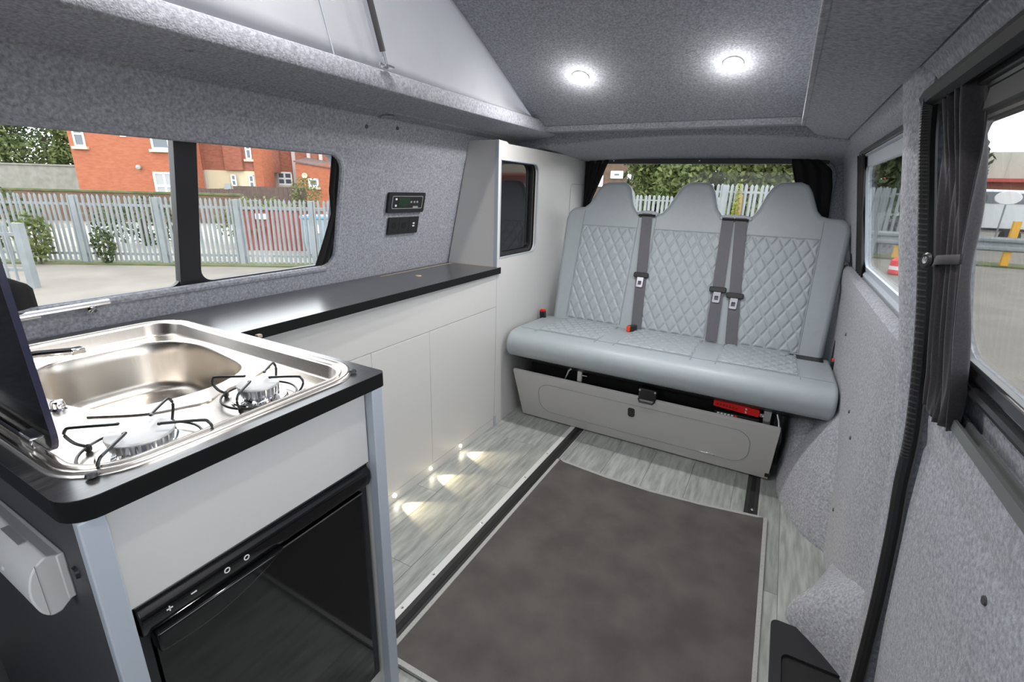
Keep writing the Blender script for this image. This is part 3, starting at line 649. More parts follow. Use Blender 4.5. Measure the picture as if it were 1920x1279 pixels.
prof = crom([(2.50, .40), (2.20, .385), (2.08, .380), (2.045, .388), (2.025, .412), (2.018, .445), (2.026, .478), (2.05, .502), (2.09, .513), (2.2, .512), (2.52, .492), (2.53, .45)], 3)
cu = MB().extr(prof, lambda p, t: (t, p[0], p[1]), -1.138, .292).build('seat_cushion', 'vinyl', bs, bevel=.022, seg=4, smooth=50)
def topz(y): return .5155 - max(0, (y - 2.13)) * .055
for a, b in PX:
    MB().grid(lambda u, v: (a + (b - a) * u, 2.15 + .36 * v, topz(2.15 + .36 * v) + quilt(u, v, b - a, .36, .0575, .085, .006)), 80, 84).build('quilted_panel', 'vinyl', cu, smooth=180)
    for x in (a - .004, b + .004): MB().tube([(x, 2.10, topz(2.1) + .001), (x, 2.50, topz(2.5) + .001)], .0014, 5).build('seam', 'vinyl_seam', cu)
MB().tube([(-1.11, 2.135, topz(2.135)), (.28, 2.135, topz(2.135))], .0014, 5).build('seam', 'vinyl_seam', cu)
MB().hexa([(-.95, 2.14, .33), (.15, 2.14, .33), (.15, 2.6, .33), (-.95, 2.6, .33), (-1.12, 2.05, .384), (.275, 2.05, .384), (.165, 2.6, .384), (-1.12, 2.6, .384)]).build('underframe', 'black_plastic', bs)
B(-1.07, .11, 2.20, 2.66, .003, .33).build('base_box', 'void', bs)
B(.10, .262, 2.30, 2.60, .42, .50).build('side_cover', 'black_plastic', bs)
# hinged front flap, leaning forward
def fp(x, z, d=0): return (x, 2.172 - .31 * z - d * .955, z + d * -.296 + 0)
fpo = [(-1.10, .006), (.130, .006), (.134, .29), (-1.124, .29)]
flap = MB().extr(fpo, lambda p, t: fp(p[0], p[1], t), -.018, 0).build('front_flap', 'base_panel', bs, bevel=.0015)
gi = rrect(-.985, .035, .062, .242, .07, 10)
MB().tube([fp(x, z, .0003) for x, z in gi], .0018, 5, True, Vector((0, 1, 0))).build('groove_line', 'edge_band', flap).data.materials[0] = M['vinyl_seam']
MB().extr(rrect(-.503, -.470, .170, .222, .012), lambda p, t: fp(p[0], p[1], t), -.002, .004).build('lock_plate', 'black_plastic', flap, bevel=.002)
MB().extr(rrect(-.493, -.480, .190, .212, .006), lambda p, t: fp(p[0], p[1], t), .003, .006).build('lock_slot', 'black_gloss', flap)
MB().extr(rrect(-.165, -.095, .062, .070, .003), lambda p, t: fp(p[0], p[1], t), -.001, .004).build('catch', 'chrome', flap, bevel=.001)
# hardware between flap and cushion
B(-.775, -.752, 2.115, 2.13, .29, .352).build('bracket', 'white_plastic', bs, bevel=.002)
MB().tube([(-.752, 2.12, .325), (-.725, 2.12, .326)], .004, 8).build('bracket_pin', 'chrome', bs)
MB().tube([(-.84, 2.115, .284), (-.825, 2.11, .32), (-.815, 2.10, .345), (-.80, 2.10, .36)], .005, 8).build('stay', 'alu', bs)
B(.062, .092, 2.115, 2.13, .285, .352).build('bracket', 'alu', bs, bevel=.003)
MB().lathe([(.001, .006), (.008, .005), (.010, 0)], (.056, 2.112, .325), 12, (0, -1, 0)).build('bolt', 'chrome', bs)
rp = MB().extr(rrect(-.135, .047, .318, .352, .006), lambda p, t: (p[0], t, p[1] - .06 * (p[0] + .04)), 2.105, 2.125).build('red_plate', 'red', bs, bevel=.003, label='red plastic release handle')
for k in range(7): B(-.122 + k * .0125, -.114 + k * .0125, 2.104, 2.1055, .332 - k * .0008, .342 - k * .0008).build('letter', 'dark_red', rp)
for z in (.325, .339): MB().lathe([(.001, .003), (.004, .002), (.004, 0)], (-.005, 2.105, z), 8, (0, -1, 0)).build('rivet', 'chrome', rp)
B(-.125, .05, 2.108, 2.112, .287, .304).build('sticker', 'black_plastic', bs)
for k in range(6): B(-.115 + k * .014, -.105 + k * .014, 2.1072, 2.1085, .292, .299).build('letter', 'mark_white' if k < 5 else 'orange_red', bs)
MB().tube([(.128, 2.10, .29), (.122, 2.11, .315), (.112, 2.12, .34)], .004, 6).build('stay', 'alu', bs)
lt = MB().box(-.455, -.375, 2.075, 2.14, .288, .345).build('latch', 'black_plastic', bs, bevel=.006)
MB().tube([(-.452, 2.075, .292), (-.445, 2.062, .282), (-.385, 2.062, .282), (-.378, 2.075, .292)], .005, 8).build('latch_loop', 'black_satin', lt)
for x in (-.45, -.38): MB().lathe([(.001, .003), (.005, .002), (.005, 0)], (x, 2.075, .335), 8, (0, -1, 0)).build('bolt', 'alu', lt)
B(.115, .135, 2.16, 2.19, .02, .045).build('hinge', 'black_plastic', bs)
# belt guides and belts
for x, w_ in ((-.655, .055), (-.215, .075)):
    MB().extr([(x + w_ * cos(a * pi / 10), 1.098 + .014 * sin(a * pi / 10)) for a in range(11)] + [(x - w_, 1.085), (x + w_, 1.085)], lambda p, t: bp(p[0], p[1], t), -.06, .006).build('belt_guide', 'vinyl', bs, bevel=.004)
    B(x - w_ * .8, x + w_ * .8, 2.680, 2.690, 1.083, 1.094).build('belt_slot', 'void', bs)
def belt(x0, x1, zt, lab, tone):
    P = lambda z: x0 + (x1 - x0) * (1.095 - z) / .595
    rows = [1.095, 1.05, 1.0, .9, .8, .7, .6, .53, .498]
    w_ = .027; vs = []
    for z in rows:
        d = .010 if z > .52 else .012
        for sx, dd in ((-1, d), (1, d), (1, d + .002), (-1, d + .002)): vs.append(bp(P(z) + sx * w_, z, dd))
    fs = [(i * 4 + q, i * 4 + (q + 1) % 4, (i + 1) * 4 + (q + 1) % 4, (i + 1) * 4 + q) for i in range(len(rows) - 1) for q in range(4)] + [(0, 1, 2, 3), (32, 33, 34, 35)]
    b = MB().add(vs, fs).build('seat_belt', 'webbing', bs, label=lab)
    x = P(zt)
    t = MB().extr(rrect(x - .040, x + .040, zt - .012, zt + .014, .008), lambda p, q: bp(p[0], p[1], q), .008, .022).build('tongue_grip', 'black_plastic', b, bevel=.004)
    MB().slab(rrect(x - .017, x + .017, zt - .062, zt - .008, .006), [rrect(x - .009, x + .009, zt - .050, zt - .030, .003)], lambda p, q: bp(p[0], p[1], q), .016, .0195).build('tongue_plate', 'chrome', b, bevel=.001)
belt(-.655, -.602, .775, 'dark grey belt between left and middle seats', 1)
belt(-.250, -.222, .745, 'left of the two belts right of the middle seat', 1)
belt(-.190, -.128, .725, 'right of the two belts right of the middle seat', 1)
def buckle(p, d, top, lab):
    p = Vector(p); d = Vector(d).normalized(); s_ = d.cross(Vector((0, 1, 0)) if abs(d.y) < .9 else Vector((1, 0, 0))).normalized(); u_ = s_.cross(d)
    b = MB().sweep([p, p + d * .055, p + d * .06], [(-.017, -.011), (.017, -.011), (.017, .011), (-.017, .011)], False, u_).build('buckle', 'black_plastic', bs, bevel=.004, label=lab)
    MB().sweep([p + d * .057, p + d * .070], [(-.015, -.009), (.015, -.009), (.015, .009), (-.015, .009)], False, u_).build('release_button', top, b, bevel=.003)
buckle((-.600, 2.478, .512), (-.38, -1, .10), 'orange_red', 'belt buckle with orange button lying on the cushion')
buckle((-1.128, 2.44, .48), (-.03, -.15, 1), 'red', 'belt buckle with red button beside the tall unit')
buckle((.300, 2.44, .46), (.05, -.1, 1), 'pink_red', 'belt buckle with red button beside the wheel arch')
MB().tube([(-1.112, 2.44, .47), (-1.098, 2.46, .49)], .005, 6).build('buckle_cable', 'chrome', bs)
MB().sweep([(.296, 2.50, .50), (.300, 2.62, .80), (.292, 2.70, 1.05)], [(-.002, -.018), (.002, -.018), (.002, .018), (-.002, .018)], False, Vector((0, 1, 0))).build('seat_belt', 'black_plastic', bs, label='black belt down the side of the backrest')

# ------------------------------------------------------------------ curtains
def sheet(fn, nu, nv, m_, **k): return MB().grid(fn, nu, nv).build(k.pop('name', 'curtain'), m_, solid=.002, smooth=70, **k)
def lerp_t(T, v):
    for i in range(len(T) - 1):
        if v <= T[i + 1][0] or i == len(T) - 2:
            a, b = T[i], T[i + 1]; t = (v - a[0]) / (b[0] - a[0]); return [p + (q - p) * t for p, q in zip(a[1:], b[1:])]
DT = [(0, 1.368, .204, 1.122, .965), (.18, 1.27, .222, 1.108, .950), (.35, 1.18, .236, 1.088, .945), (.5, 1.10, .250, 1.070, .945), (.65, 1.01, .266, 1.076, .950), (.85, .905, .286, 1.088, .957), (1, .838, .294, 1.100, .965)]
def dcur(u, v):
    z, x, yl, yr = lerp_t(DT, v); tie = math.exp(-((v - .5) / .12) ** 2)
    f = sin(2 * pi * (4.3 * u + .25 * sin(3 * v)) + 1.2 * v) * (.011 - .005 * tie) + .004 * sin(2 * pi * 9 * u)
    return (x + f - .004 * tie, yl + (yr - yl) * u + .004 * sin(17 * u + 3 * v), z + (.006 * sin(9 * u) if v > .97 else 0))
dc = empty('door_curtain', (.25, 1.04, .84), 'dark grey gathered curtain tied back beside the sliding door window', 'curtain')
sheet(dcur, 90, 50, 'curtain', name='cloth', parent=dc)
MB().grid(lambda u, v: (lerp_t(DT, .5)[1] - .018 + .006 * cos(u * pi * 2), 1.078 - .14 * u, 1.094 + .015 * v + .02 * u), 20, 2).build('tieback', 'curtain', dc, solid=.003)
MB().lathe([(.001, .006), (.006, .005), (.008, 0)], (.226, 1.066, 1.105), 12, (-1, -.4, 0)).build('snap_button', 'chrome', dc)
MB().lathe([(.012, 0), (.014, .004), (.011, .007)], (.228, 1.068, 1.104), 12, (-1, -.4, 0)).build('snap_base', 'black_plastic', dc)
def strip(name, lab, T, fold, m_, plane, nf=3):
    def fn(u, v):
        z, a, b, x = lerp_t(T, v); p = a + (b - a) * u
        return plane(p, z, x + fold * sin(2 * pi * nf * u + v))
    return sheet(fn, 30, 30, m_, name=name, label=lab, cat='curtain', group='black curtains')
strip('window_curtain', 'black curtain at the rear end of the left window', [(0, 1.305, 1.205, 1.262, .012), (.3, 1.18, 1.205, 1.262, .012), (.5, 1.10, 1.222, 1.262, .012), (.75, 1.0, 1.195, 1.26, .012), (1, .905, 1.165, 1.25, .012)], .006, 'curtain_black', lambda p, z, x: (wl(z) - x, p, z))
strip('window_curtain', 'black curtain at the sink end of the left window', [(0, 1.30, .10, .33, .008), (.45, 1.12, .10, .27, .008), (.6, 1.04, .10, .28, .008), (.85, .965, .12, .40, .008), (1, .905, .12, .405, .008)], .008, 'curtain_black', lambda p, z, x: (wl(z) - x, p, z))
strip('window_curtain', 'black curtain at the left side of the rear window', [(0, 1.392, -1.16, -1.01, 0), (.3, 1.26, -1.16, -1.06, 0), (.6, 1.15, -1.16, -1.105, 0), (1, .86, -1.16, -1.10, 0)], .008, 'curtain_black', lambda p, z, x: (p, 3.035 + x, z))
strip('window_curtain', 'black curtain at the right side of the rear window', [(0, 1.394, -.022, .10, 0), (.12, 1.345, -.01, .165, 0), (.3, 1.26, .02, .185, 0), (.6, 1.12, .05, .195, 0), (1, .86, .05, .195, 0)], .006, 'curtain_black', lambda p, z, x: (p, 3.035 + x, z))
strip('window_curtain', 'black curtain at the far end of the right quarter window', [(0, 1.36, 2.20, 2.40, .004), (.5, 1.15, 2.24, 2.40, .004), (1, .92, 2.22, 2.40, .004)], .008, 'curtain_black', lambda p, z, x: (wr(z) - x, p, z))

# ------------------------------------------------------------------ roof strut and ceiling lamps
gs = empty('gas_strut', (-1.09, 1.18, 1.52), 'dark gas strut holding up the raised roof', 'strut')
a, b = Vector((-1.085, 1.178, 1.535)), Vector((-1.075, .985, 2.045)); d = (b - a)
MB().tube([a + d * .06, b], .0085, 12).build('cylinder', 'dark_panel', gs)
MB().tube([a, a + d * .10], .0055, 10).build('rod_end', 'chrome', gs)
MB().box(-1.098, -1.072, 1.165, 1.20, 1.527, 1.533).build('foot_plate', 'chrome', gs, bevel=.001)
for x, y in ((-1.088, 1.16), (-1.085, 1.195)): MB().lathe([(.001, .008), (.005, .006), (.006, 0)], (x, y, 1.53), 10).build('bolt', 'chrome', gs)
nrm = Vector((0, -.425, -1)).normalized()
def roof_lamp(x, y, lab, LED=LED):
    z = rz(y); p = Vector((x, y, z)); e = empty('ceiling_lamp', p, lab, 'lamp', 'round ceiling lamps')
    MB().lathe([(.029, .0), (.034, .001), (.033, .004), (.030, .005)], p, 28, nrm).build('bezel', 'white_plastic', e)
    MB().lathe([(.0305, .0), (.0305, .005), (.02, .008), (.001, .009)], p, 24, nrm).build('lens', 'led', e)
    l = bpy.data.lights.new('ceiling_lamp_light', 'AREA'); l.shape = 'DISK'; l.size = .055; l.energy = LED; l.color = (1, .98, .95)
    o = bpy.data.objects.new('ceiling_lamp_light', l); COL.objects.link(o); o.location = p + nrm * .012
    o.rotation_euler = nrm.to_track_quat('-Z', 'Y').to_euler(); attach(o, e)
    l = bpy.data.lights.new('ceiling_lamp_light', 'POINT'); l.shadow_soft_size = .018; l.energy = LED * .2; l.color = (1, .98, .95)
    o = bpy.data.objects.new('ceiling_lamp_light', l); COL.objects.link(o); o.location = p + nrm * .045
    o.rotation_euler = nrm.to_track_quat('-Z', 'Y').to_euler(); attach(o, e)
roof_lamp(-.80, 1.965, 'round ceiling lamp nearer the window side, lit white')
roof_lamp(-.245, 1.965, 'round ceiling lamp nearer the sliding door, lit white')
roof_lamp(-.80, .75, 'added round fill lamp further forward on the window side, out of view', 2.6)  # unseen lamp added to brighten the interior
roof_lamp(-.245, .75, 'added round fill lamp further forward on the door side, out of view', 1.4)  # second added lamp, also unseen, kept weaker towards the door

# ------------------------------------------------------------------ outdoors
G = -.55
U = Vector((.825, .565, 0)).normalized(); NN = Vector((-U.y, U.x, 0))
def at(s, D, z): p = U * s + NN * D; return Vector((p.x, p.y, z))
B(-90, 90, -60, 110, G - .2, G).build('ground', 'asphalt', kind='structure', smooth=0)['label'] = 'worn grey tarmac yard around the van'
def fbox(mb, s0, s1, D0, D1, z0, z1): # box in the fence frame
    return mb.hexa([at(s0, D0, z0), at(s1, D0, z0), at(s1, D1, z0), at(s0, D1, z0), at(s0, D0, z1), at(s1, D0, z1), at(s1, D1, z1), at(s0, D1, z1)])
def F(*a): return fbox(MB(), *a)
def pale_mesh(w, h):
    mb = MB(); pr = [(-w / 2, 0), (-w * .18, -.018), (w * .18, -.018), (w / 2, 0), (w * .18, -.010), (-w * .18, -.010)]
    n = len(pr)
    mb.add([(x, y, 0) for x, y in pr] + [(x, y, h - .05) for x, y in pr] + [(x * .25, y, h) for x, y in pr],
           [(i, (i + 1) % n, (i + 1) % n + n, i + n) for i in range(n)] + [(i + n, (i + 1) % n + n, (i + 1) % n + 2 * n, i + 2 * n) for i in range(n)])
    o = mb.build('pale', 'galvanised', smooth=0); me = o.data; bpy.data.objects.remove(o); return me
def fence(name, p0, dirv, length, ztop, spacing, posts, lab, w=.066, zb=None, m_='galvanised', cat='fence'):
    zb = G + .04 if zb is None else zb; h = ztop - zb; p0 = Vector(p0); dirv = Vector(dirv).normalized(); side = Vector((-dirv.y, dirv.x, 0))
    e = empty(name, (p0.x, p0.y, G), lab, cat); ang = math.atan2(dirv.y, dirv.x)
    me = pale_mesh(w, h)
    if m_ != 'galvanised': me.materials[0] = M[m_]
    n = int(length / spacing)
    for i in range(n):
        o = bpy.data.objects.new('pale', me); COL.objects.link(o); q = p0 + dirv * (i * spacing); o.location = (q.x, q.y, zb + random.uniform(-.01, .01)); o.rotation_euler = (random.uniform(-.01, .01), random.uniform(-.012, .012), ang); attach(o, e)
    def bar(a, b, z0, z1, d0, d1, nm):
        A = p0 + dirv * a; Bq = p0 + dirv * b; pts = []
        for z in (z0, z1): pts += [A + side * d0, Bq + side * d0, Bq + side * d1, A + side * d1]
        MB().hexa([(p.x, p.y, (z0 if i < 4 else z1)) for i, p in enumerate(pts)]).build(nm, m_, e, smooth=0)
    for z in (zb + .14, ztop - .22): bar(-.05, length, z, z + .05, .004, .04, 'rail')
    for s_ in posts: bar(s_ - .05, s_ + .05, G, ztop - .02, -.03, .09, 'post')
    return e
p0 = at(-9.75, 11, 0)
fence('palisade_fence', p0, U, 8.6, .86, .100, (1.70, 3.30, 4.89, 6.42, 7.95), 'grey galvanised palisade fence across the yard outside the left window', w=.058)
fence('yard_gate', at(-8.9, 8.35, 0), U, 1.9, .50, .13, (1.88,), 'pale grey barred gate standing open at the edge of the yard', w=.05, zb=-.42, cat='gate')
# verge and weeds under the fence
F(-10.5, 0, 10.75, 11.25, G, G + .03).build('verge', 'grass', kind='structure')['label'] = 'grassy verge under the palisade fence'
F(-14, 8, 11.3, 24, G, G + .02).build('concrete_yard', 'concrete', kind='structure')['label'] = 'pale concrete yard behind the palisade fence'
def foliage(mb, c, r, n, ls):
    c = Vector(c)
    for _ in range(n):
        d = Vector((random.gauss(0, 1), random.gauss(0, 1), random.gauss(0, 1))).normalized(); k = random.uniform(.55, 1.05)
        p = c + Vector((d.x * r[0], d.y * r[1], d.z * r[2])) * k
        a = Vector((random.gauss(0, 1), random.gauss(0, 1), random.gauss(0, 1))).normalized() * ls; b = a.cross(Vector((random.gauss(0, 1), random.gauss(0, 1), random.gauss(0, 1)))).normalized() * ls * .5
        mb.add([p - a, p + b, p + a, p - b], [(0, 1, 2, 3)])
def tree(name, p, h, r, n, ls, m_, lab, cat='tree', group=None, blobs=5, z0=.35):
    p = Vector(p); e = empty(name, (p.x, p.y, G), lab, cat, group)
    mb = MB()
    for k in range(blobs):
        o = Vector((random.uniform(-.6, .6) * r, random.uniform(-.4, .4) * r, 0)); zc = G + h * (z0 + (1 - z0) * (k + .5) / blobs) - r * .1
        rr_ = r * random.uniform(.55, .8); foliage(mb, (p.x + o.x, p.y + o.y, zc), (rr_, rr_, rr_ * .8), n // blobs, ls)
    f = mb.build('foliage', m_, e, smooth=0); f['kind'] = 'stuff'
    MB().tube([(p.x, p.y, G), (p.x + .05, p.y, G + h * .3), (p.x, p.y, G + h * .6)], max(.02, r * .06), 8).build('trunk', 'bark', e)
    return e
def shrub(name, p, h, r, n, ls, m_, lab, cat='shrub', group=None):
    p = Vector(p); e = empty(name, (p.x, p.y, p.z), lab, cat, group); mb = MB(); foliage(mb, (p.x, p.y, p.z + h * .55), (r, r, h * .5), n, ls)
    f = mb.build('foliage', m_, e, smooth=0); f['kind'] = 'stuff'
    MB().tube([(p.x, p.y, p.z), (p.x, p.y, p.z + h * .6)], max(.01, r * .06), 6).build('stem', 'bark', e); return e
shrub('weed_clump', at(-7.55, 10.85, G), .75, .2, 260, .05, 'leaf_dark', 'tall weed clump growing through the fence foot')
shrub('weed_clump', at(-8.75, 10.75, G), 1.0, .30, 420, .06, 'leaf', 'green weeds by the open yard gate')
shrub('bramble', at(-5.6, 14.5, G), 1.3, 1.3, 1200, .07, 'leaf', 'green brambles behind the palisade fence')
shrub('bramble', at(-8.6, 14.0, G), 1.25, 1.2, 900, .07, 'leaf_dark', 'dark brambles behind the fence below the orange brick house')
shrub('bramble', at(-11.2, 12.6, G), 1.5, 1.0, 900, .07, 'leaf_dark', 'bush behind the fence beside the gate')
# skip-like red cabin, bin
e = empty('red_shed', at(-4.75, 13.4, G), 'low dark red shed behind the palisade fence', 'shed')
F(-5.85, -3.95, 13.4, 14.4, G, .50).build('wall', 'red_door', e); F(-5.9, -3.9, 13.35, 14.5, .50, .56).build('roof', 'brown_wood', e)
for k in range(10): F(-5.80 + k * .185, -5.66 + k * .185, 13.38, 13.4, G, .5).build('board', 'red_door', e, smooth=0)
F(-5.45, -5.15, 13.34, 13.36, .28, .42).build('notice', 'white_paint', e)
e = empty('wheelie_bin', at(-3.7, 12.6, G), 'pale blue-lidded bin behind the palisade fence', 'bin')
MB().hexa([at(-3.92, 12.35, G + .08), at(-3.42, 12.35, G + .08), at(-3.42, 12.85, G + .08), at(-3.92, 12.85, G + .08), at(-3.98, 12.28, .38), at(-3.36, 12.28, .38), at(-3.36, 12.92, .38), at(-3.98, 12.92, .38)]).build('body', 'bin_grey', e)
F(-4.0, -3.34, 12.25, 12.95, .38, .46).build('lid', 'bin_lid', e, bevel=.02)
F(-3.72, -3.56, 12.27, 12.29, .05, .25).build('sticker', 'white_paint', e)
for s_ in (-3.85, -3.5): MB().lathe([(.08, -.02), (.08, .02)], at(s_, 12.8, G + .08), 12, U).build('wheel', 'tyre', e)
# houses
def window(parent, s0, s1, z0, z1, D, fr=.08, mull=1, trans=1, sill=True, net=False, lab=None):
    f = MB(); w_ = fr
    fbox(f, s0, s1, D - .06, D, z0, z0 + w_); fbox(f, s0, s1, D - .06, D, z1 - w_, z1); fbox(f, s0, s0 + w_, D - .06, D, z0, z1); fbox(f, s1 - w_, s1, D - .06, D, z0, z1)
    o = f.build('window', 'white_paint', parent, smooth=0)
    for k in range(mull):
        c = s0 + (s1 - s0) * (k + 1) / (mull + 1); F(c - w_ / 2, c + w_ / 2, D - .05, D, z0, z1).build('glazing_bar', 'white_paint', o, smooth=0)
    for k in range(trans):
        c = z0 + (z1 - z0) * (k + 1) / (trans + 1); F(s0, s1, D - .055, D, c - w_ / 2, c + w_ / 2).build('glazing_bar', 'white_paint', o, smooth=0)
    nm, nt_ = mull + 1, trans + 1
    for i in range(nm):
        for j in range(nt_):
            F(s0 + (s1 - s0) * i / nm, s0 + (s1 - s0) * (i + 1) / nm, D - .02, D - .005, z0 + (z1 - z0) * j / nt_, z0 + (z1 - z0) * (j + 1) / nt_).build('pane', 'pane_net' if net else 'pane', o, smooth=0)
    if sill: F(s0 - .12, s1 + .12, D - .18, D, z0 - .16, z0).build('sill', 'stone_sill', o, smooth=0)
D1 = 34; k1 = D1 / 20; S = lambda s: s * k1; Zf = lambda z: 1.2 + (z - 1.2) * k1
h1 = empty('brick_house', at(-20.4, D1, G), 'orange brick house end wall with white sash windows beyond the fence', 'house')
F(S(-14.28), -18.3, D1, D1 + 3.2, G, 7).build('wall', 'brick_orange', h1, smooth=0)
MB().add([at(S(-14.5), D1 - .4, 7), at(-18.0, D1 - .4, 7), at(-18.0, D1 + 3.8, 7), at(S(-14.5), D1 + 3.8, 7), at(S(-14.5), D1 + 1.7, 9), at(-18.0, D1 + 1.7, 9)], [(0, 1, 5, 4), (2, 3, 4, 5), (0, 4, 3), (1, 2, 5), (0, 3, 2, 1)]).build('roof', 'roof_tile', h1, smooth=0)
window(h1, S(-14.10), S(-13.72), Zf(2.25), Zf(3.1), D1, .1, 0, 1)
window(h1, S(-11.48), S(-10.84), Zf(2.24), Zf(2.74), D1, .12, 0, 0)
window(h1, S(-11.62), S(-10.86), Zf(.45), Zf(1.46), D1, .13, 1, 1, net=True)
F(S(-12.50), S(-12.30), D1 - .05, D1, Zf(2.63), Zf(2.72)).build('vent', 'white_paint', h1)
MB().lathe([(.06, 0), (.14, .1), (.14, .22), (.02, .26)], at(S(-12.03), D1, Zf(1.60)), 12, -NN).build('wall_lamp', 'mark_grey', h1)
D2 = 38; k2 = D2 / 24; S2 = lambda s: s * k2; Z2 = lambda z: 1.2 + (z - 1.2) * k2
h2 = empty('terrace_house', at(-17, D2, G), 'red brick terrace with cream ground floor beyond the fence', 'house')
F(S2(-12.4), S2(-9.2), D2, D2 + 3.5, Z2(1.65), 7.5).build('wall', 'brick_red', h2, smooth=0)
F(S2(-12.4), S2(-9.55), D2 - .02, D2 + 3.5, G, Z2(1.66)).build('ground_floor_wall', 'cream', h2, smooth=0)
F(S2(-12.4), S2(-11.72), D2 - .1, D2, G, 7.4).build('wall_pier', 'brick_orange', h2, smooth=0)
F(S2(-10.75), S2(-10.0), D2 - .3, D2, Z2(1.68), 7.4).build('chimney_breast', 'brick_red', h2, smooth=0)
F(S2(-9.56), S2(-9.18), D2 - .1, D2 + 2, G, 7.4).build('corner_pier', 'brick_orange', h2, smooth=0)
F(S2(-11.74), S2(-11.66), D2 - .25, D2 - .1, G, Z2(1.64)).build('drainpipe', 'drainpipe', h2)
window(h2, S2(-9.86), S2(-9.60), Z2(2.17), Z2(3.0), D2 - .0, .1, 0, 1)
window(h2, S2(-10.55), S2(-10.32), Z2(1.0), Z2(1.5), D2 - .3, .09, 0, 1, False)
window(h2, S2(-9.86), S2(-9.62), Z2(.9), Z2(1.5), D2 - .02, .09, 0, 1, False)
F(S2(-10.85), S2(-10.6), D2 - .35, D2 - .3, Z2(.5), Z2(1.1)).build('door', 'bin_grey', h2)
F(S2(-12.6), S2(-9.0), D2 - .4, D2 + 3.5, 7.5, 7.8).build('roof', 'roof_tile', h2)
D3 = 42; k3 = D3 / 24; S3 = lambda s: s * k3; Z3 = lambda z: 1.2 + (z - 1.2) * k3
h3 = empty('terrace_house', at(-13, D3, G), 'further red brick terrace with white drainpipes beyond the fence', 'house')
F(S3(-9.6), S3(-4.6), D3, D3 + 8, G, 8).build('wall', 'brick_red', h3, smooth=0)
F(S3(-7.2), S3(-5.0), D3 - 3.0, D3, G, Z3(2.0)).build('rear_extension', 'brick_orange', h3, smooth=0)
MB().add([at(S3(-7.25), D3 - 3.1, Z3(2.05)), at(S3(-5.0), D3 - 3.1, Z3(1.75)), at(S3(-5.0), D3, Z3(2.0)), at(S3(-7.25), D3, Z3(2.3)), at(S3(-7.25), D3 - 3.1, Z3(2.10)), at(S3(-5.0), D3 - 3.1, Z3(1.80)), at(S3(-5.0), D3, Z3(2.05)), at(S3(-7.25), D3, Z3(2.35))], [(0, 3, 2, 1), (4, 5, 6, 7), (0, 1, 5, 4), (1, 2, 6, 5), (2, 3, 7, 6), (3, 0, 4, 7)]).build('extension_roof', 'roof_tile', h3, smooth=0)
F(S3(-9.7), S3(-4.5), D3 - .4, D3 + 8, 8, 8.3).build('roof', 'roof_tile', h3)
window(h3, S3(-9.28), S3(-9.04), Z3(2.27), Z3(3.0), D3, .1, 0, 1)
window(h3, S3(-9.2), S3(-8.85), Z3(1.05), Z3(1.38), D3, .1, 0, 0)
window(h3, S3(-8.62), S3(-7.93), Z3(1.10), Z3(1.68), D3, .13, 1, 1)
window(h3, S3(-6.72), S3(-6.30), Z3(1.06), Z3(1.42), D3 - 3.0, .13, 0, 0)
for (a_, za, zb_) in ((-7.77, G, 7.5), (-7.10, Z3(2.05), 7.8), (-6.57, Z3(2.0), 7.8), (-8.6, G, Z3(1.95))):
    F(S3(a_) - .12, S3(a_) + .12, D3 - .25, D3 - .02, za, zb_).build('drainpipe', 'drainpipe', h3)
pth = [at(S3(-8.95), D3 - .14, 7.5), at(S3(-8.9), D3 - .14, Z3(2.2)), at(S3(-8.6), D3 - .14, Z3(1.97)), at(S3(-8.6), D3 - .14, Z3(1.5))]
MB().tube(pth, .13, 8).build('drainpipe', 'drainpipe', h3)
F(S3(-9.05), S3(-8.55), D3 - .5, D3, Z3(1.93), Z3(1.99)).build('canopy', 'drainpipe', h3)
MB().lathe([(.2, 0), (.2, .1)], at(S3(-6.85), D3 - 3.0, Z3(1.52)), 12, -NN).build('wall_lamp', 'cream', h3)
DB = 30; kb = DB / 24
e = empty('board_fence', at(-12, DB, G), 'dark brown board fence in front of the brick terrace', 'fence')
x = -13.0 * kb; i = 0
while x < -7.5 * kb:
    top = 1.2 + ((1.0 if x > -10.75 * kb else .86) - 1.2) * kb
    F(x, x + .235, DB, DB + .03, G, top + random.uniform(-.02, .02)).build('board', 'brown_wood', e, smooth=0); x += .25
F(-13 * kb, -7.5 * kb, DB + .03, DB + .08, .3, .4).build('rail', 'brown_wood', e)
shrub('garden_bush', at(-7.35 * kb, DB - .3, G), 2.1, .85, 700, .08, 'leaf', 'light green bush in front of the far brick terrace').children[0].data.materials[0] = M['leaf']
e = empty('low_brick_wall', at(-17, 22, G), 'low mossy brick wall below the orange brick house', 'wall')
F(-22, -9.5, 22, 22.3, G, .62).build('wall', 'brick_brown', e); F(-22, -9.5, 21.95, 22.35, .62, .70).build('coping', 'grass', e)
e = empty('concrete_wall', at(-38, 45, G), 'long pale grey concrete wall below the trees', 'wall')
F(-46, -24.5, 45, 45.3, G, 2.0).build('wall', 'concrete', e); F(-46, -24.5, 44.9, 45.4, 2.0, 2.12).build('coping', 'concrete', e)
for k, (s_, D_, h_, r_, mm, lb) in enumerate(((-43, 50, 8, 3.6, 'leaf_dark', 'dark tall tree at the far left beyond the concrete wall'), (-38.5, 51, 8.5, 3.5, 'leaf_dark', 'dark tree next to the orange brick house'), (-34.6, 47.5, 6, 1.5, 'leaf', 'small bright green tree touching the orange brick house'), (-40.5, 49, 5.5, 3.0, 'leaf', 'mid green bushy tree above the concrete wall'))):
    tree('tree', at(s_, D_, 0), h_, r_, 2600, .2, mm, lb, group='trees beyond the concrete wall', z0=.25)
